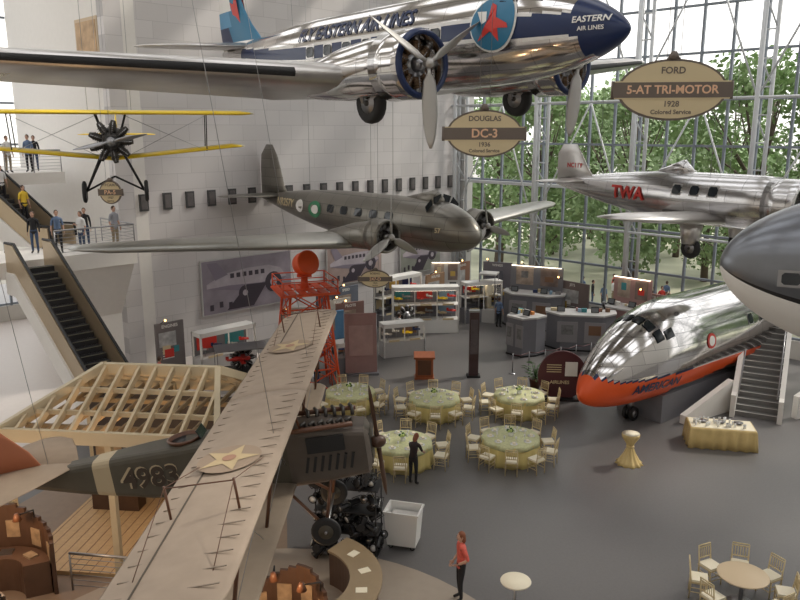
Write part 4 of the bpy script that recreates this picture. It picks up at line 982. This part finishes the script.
# ================================================================ people
def person(name,loc,rz,h=1.7,top=RED,bottom=BLACK,hair=HAIRB,longhair=False,sleeve=False,pose=None,skirt=False,skin=SKIN):
    s=h/1.7
    J=dict(pel=(0,0,.93),wst=(0,0,1.05),chs=(0,0,1.25),shc=(0,0,1.40),nck=(0,-.005,1.48),hdb=(0,-.01,1.54),
      lsh=(.165,0,1.385),lel=(.215,.02,1.12),lwr=(.23,-.06,.88),rsh=(-.165,0,1.385),rel=(-.215,.02,1.12),rwr=(-.23,-.06,.88),
      lhp=(.09,0,.90),lkn=(.10,-.015,.49),lan=(.105,.02,.09),lto=(.12,-.14,.035),rhp=(-.09,0,.90),rkn=(-.10,-.015,.49),ran=(-.105,.02,.09),rto=(-.12,-.14,.035))
    if pose: J.update(pose)
    RR=dict(pel=(.15,.115),wst=(.125,.095),chs=(.15,.11),shc=(.11,.08),nck=(.052,.052),hdb=(.05,.05),lsh=(.062,.06),lel=(.043,.043),lwr=(.028,.028),rsh=(.062,.06),rel=(.043,.043),rwr=(.028,.028),
      lhp=(.092,.092),lkn=(.06,.06),lan=(.042,.042),lto=(.035,.03),rhp=(.092,.092),rkn=(.06,.06),ran=(.042,.042),rto=(.035,.03))
    arm=top if sleeve else skin
    E=[('pel','wst',top),('wst','chs',top),('chs','shc',top),('shc','nck',top),('nck','hdb',skin),('shc','lsh',top),('lsh','lel',top),('lel','lwr',arm),('shc','rsh',top),('rsh','rel',top),('rel','rwr',arm),
       ('pel','lhp',bottom),('lhp','lkn',bottom),('lkn','lan',bottom),('lan','lto',BLACK),('pel','rhp',bottom),('rhp','rkn',bottom),('rkn','ran',bottom),('ran','rto',BLACK)]
    ks=list(J); me=bpy.data.meshes.new('sk'); me.from_pydata([tuple(J[k]) for k in ks],[(ks.index(a),ks.index(b)) for a,b,_ in E],[])
    ob=bpy.data.objects.new('sk',me); sc.collection.objects.link(ob)
    md=ob.modifiers.new('s','SKIN'); md.use_smooth_shade=True
    for i,k in enumerate(ks): d=me.skin_vertices[0].data[i]; d.radius=RR[k]; d.use_root=(k=='pel')
    sd=ob.modifiers.new('u','SUBSURF'); sd.levels=2; sd.render_levels=2
    dg=bpy.context.evaluated_depsgraph_get(); dg.update(); m2=bpy.data.meshes.new_from_object(ob.evaluated_get(dg))
    vs=[v.co.copy() for v in m2.vertices]; fs=[tuple(p.vertices) for p in m2.polygons]
    bpy.data.objects.remove(ob)
    ms=[]
    for f in fs:
        c=sum((vs[k] for k in f),Vector())/len(f); best=None;bd=9
        for a,b,m_ in E:
            A=Vector(J[a]);B=Vector(J[b]);t=max(0,min(1,(c-A).dot(B-A)/(B-A).length_squared)); d=(c-A.lerp(B,t)).length-(RR[a][0]*(1-t)+RR[b][0]*t)
            if d<bd: bd=d;best=m_
        ms.append(best)
    mb=MB(); mb.add(vs,fs,ms,True)
    hb=Vector(J['hdb']); nd=(hb-Vector(J['nck'])).normalized(); hc=hb+nd*.085
    zz=nd; xx=Vector((1,0,0)); yy=zz.cross(xx).normalized(); xx=yy.cross(zz)
    T=Matrix((( xx.x,yy.x,zz.x,hc.x),(xx.y,yy.y,zz.y,hc.y),(xx.z,yy.z,zz.z,hc.z),(0,0,0,1)))
    mb.ball((0,0,0),(.073,.09,.112),skin,16,M=T,k=10); mb.ball((0,-.02,-.05),(.055,.068,.065),skin,12,M=T)
    mb.loft([[Vector((x*w_,y_,z_)) for x in(-1,1)]+[Vector((0,y_-.004-q,z_))] for w_,y_,z_,q in((.006,-.088,.02,.0),(.013,-.09,-.015,.022),(.012,-.085,-.03,.012))],skin,True,True,M=T)
    for s_ in(-1,1):
        mb.ball((s_*.03,-.083,.008),(.012,.008,.008),WHITE,8,M=T,k=5); mb.ball((s_*.03,-.0905,.008),(.006,.004,.006),BLACK,6,M=T,k=4); mb.ball((s_*.03,-.086,.026),(.018,.006,.004),hair,6,M=T,k=4)
        mb.ball((s_*.075,.005,-.005),(.01,.018,.03),skin,8,M=T,k=5)
    mb.ball((0,-.083,-.055),(.024,.008,.008),LIP,8,M=T,k=5)
    mb.ball((0,.018,.022),(.083,.092,.108),hair,16,M=T,k=10)
    if longhair: mb.ball((0,.05,-.06),(.085,.06,.13),hair,12,M=T)
    for sd_ in('l','r'):
        w_=Vector(J[sd_+'wr']); e_=Vector(J[sd_+'el']); d=(w_-e_).normalized(); side=Vector((0,-1,0)); side=(side-d*side.dot(d)).normalized(); nrm=d.cross(side).normalized()
        inw=nrm if nrm.x*(1 if sd_=='l' else -1)<0 else -nrm
        pc=w_+d*.05
        Mh=Matrix(((side.x,nrm.x,d.x,pc.x),(side.y,nrm.y,d.y,pc.y),(side.z,nrm.z,d.z,pc.z),(0,0,0,1)))
        mb.ball((0,0,0),(.042,.017,.055),skin,10,M=Mh,k=6)
        for k,L in enumerate((.07,.08,.075,.058)):
            b0=pc+d*.04+side*(.030-.02*k); mb.tube([b0,b0+d*L*.5+inw*.008,b0+d*L*.85+inw*.028,b0+d*L+inw*.04],[.0095,.009,.008,.006],skin,6)
        b0=pc+side*.035-d*.02; mb.tube([b0,b0+side*.025+d*.025+inw*.01,b0+side*.03+d*.055+inw*.02],[.011,.010,.007],skin,6)
    mb.v=[(x*s,y*s,z*s) for x,y,z in mb.v]
    return mb.obj(name,loc,(0,0,rz))
KHAKI=mat('khaki_trousers',(.3,.24,.16),.8); DENIM=mat('denim',(.05,.08,.15),.8); GRS=mat('grey_shirt',(.35,.36,.4),.8); YS=mat('yellow_shirt',(.8,.55,.05),.8); WS=mat('white_shirt',(.75,.75,.75),.8)
PINKO=mat('orange_blouse',(.65,.12,.09),.7,noise=.45,nscale=16); BLS=mat('black_cloth',(.015,.015,.018),.8); AUB=mat('auburn_hair',(.22,.07,.03),.6)
person('woman_orange_blouse',(1.45,16.2,.02),R(-75),1.75,PINKO,BLS,AUB,True,pose=dict(lel=(.25,.08,1.14),lwr=(.12,-.12,1.0),rel=(-.24,.06,1.13),rwr=(-.2,-.12,.93),lkn=(.1,-.05,.49),lan=(.1,-.02,.09),lto=(.12,-.18,.035)))
person('waitress_black_vest',(.42,22.3,0),R(150),1.68,mat('black_vest',(.02,.012,.012),.7),BLS,AUB,True,sleeve=False,pose=dict(shc=(0,-.08,1.38),nck=(0,-.12,1.45),hdb=(0,-.15,1.5),chs=(0,-.03,1.24),lsh=(.165,-.08,1.36),rsh=(-.165,-.08,1.36),lel=(.2,-.2,1.14),lwr=(.16,-.42,1.02),rel=(-.2,-.2,1.14),rwr=(-.16,-.42,1.0)))
mg=person('man_grey_shirt',ab(24.6,1.2,6.0),R(60),1.78,GRS,KHAKI,HAIRB)
ww=person('woman_white_shirt',ab(26.0,1.1,6.0),R(-20),1.65,WS,DENIM,HAIRB,True,pose=dict(rel=(-.2,-.05,1.13),rwr=(-.12,-.25,1.2)))
vd=person('visitor_dark_jacket',ab(25.5,.3,6.0),R(20),1.7,BLS,DENIM,HAIRB,sleeve=True)
def escz(t): return ab(28.0-1.6*t,-5.6+3.9*t,9.0-2.98*t+.02)
pa=person('person_yellow_shirt',escz(.72),R(60),1.7,YS,BLS,HAIRB)
pw=person('person_white_top',escz(.42),R(45),1.65,WS,BLS,HAIRB,True)
p1=person('visitor_blue_shirt',ab(25.2,-6.3,9.0),R(0),1.75,mat('blue_shirt',(.12,.18,.3),.8),BLS)
p2=person('visitor_red_shirt',ab(-5,12,-.15),R(0),1.7,RED,DENIM)
p3=person('visitor_pale_shirt',ab(-4,10,-.15),R(30),1.7,WS,KHAKI)
for i in range(26):
    dup((p1,p2,vd,p3)[i%4],ab(-3.0-random.uniform(0,4),7+i*.55+random.uniform(-.3,.3),-.15),(0,0,random.uniform(0,6)))
dup(p3,ab(26.2,-6.2,9.0),(0,0,1.0)); dup(p2,ab(29.6,-6.4,9.0),(0,0,.6)); dup(vd,ab(30.4,-6.5,9.0),(0,0,.3)); dup(vd,ab(24.6,-7.2,9.0),(0,0,.4))
dup(p1,ab(26.9,.9,6.0),(0,0,.5)); dup(vd,ab(27.6,.2,6.0),(0,0,.2))
dup(p3,ab(12.0,6.0,0),(0,0,2.5)); dup(p1,ab(5.4,7.4,0),(0,0,2.5)); dup(vd,ab(19.6,8.6,0),(0,0,2.2)); dup(p2,ab(24.6,4.4,0.015),(0,0,2.2)); dup(vd,ab(7.4,5.0,0),(0,0,2.2)); dup(p3,ab(5.0,11.3,0),(0,0,1.2))

# ================================================================ light, world, camera
w=bpy.data.worlds.new('sky'); sc.world=w; w.use_nodes=True; nt=w.node_tree; bg=nt.nodes['Background']
tc=nt.nodes.new('ShaderNodeTexCoord'); sp=nt.nodes.new('ShaderNodeSeparateXYZ'); cr=nt.nodes.new('ShaderNodeValToRGB')
nt.links.new(tc.outputs['Generated'],sp.inputs[0]); 
mr=nt.nodes.new('ShaderNodeMapRange'); mr.inputs['From Min'].default_value=-1; mr.inputs['From Max'].default_value=1
nt.links.new(sp.outputs['Z'],mr.inputs['Value']); nt.links.new(mr.outputs[0],cr.inputs[0])
cr.color_ramp.elements[0].position=.45; cr.color_ramp.elements[0].color=(.32,.30,.26,1)
cr.color_ramp.elements[1].position=.52; cr.color_ramp.elements[1].color=(1,.985,.95,1)
e_=cr.color_ramp.elements.new(1.0); e_.color=(.95,.95,.97,1)
nt.links.new(cr.outputs['Color'],bg.inputs['Color']); bg.inputs['Strength'].default_value=1.85
l=bpy.data.lights.new('sun','SUN'); l.energy=3.0; l.angle=R(8); l.color=(1,.93,.82); o=bpy.data.objects.new('sun',l); sc.collection.objects.link(o)
o.rotation_euler=Vector((-.75,-.35,-.75)).to_track_quat('-Z','Y').to_euler()
cam=bpy.data.cameras.new('camera'); cam.lens=34.2; cam.sensor_width=36; cam.clip_end=400
co=bpy.data.objects.new('camera',cam); sc.collection.objects.link(co); co.location=(0,0,11); co.rotation_euler=(R(77.4),0,0); sc.camera=co
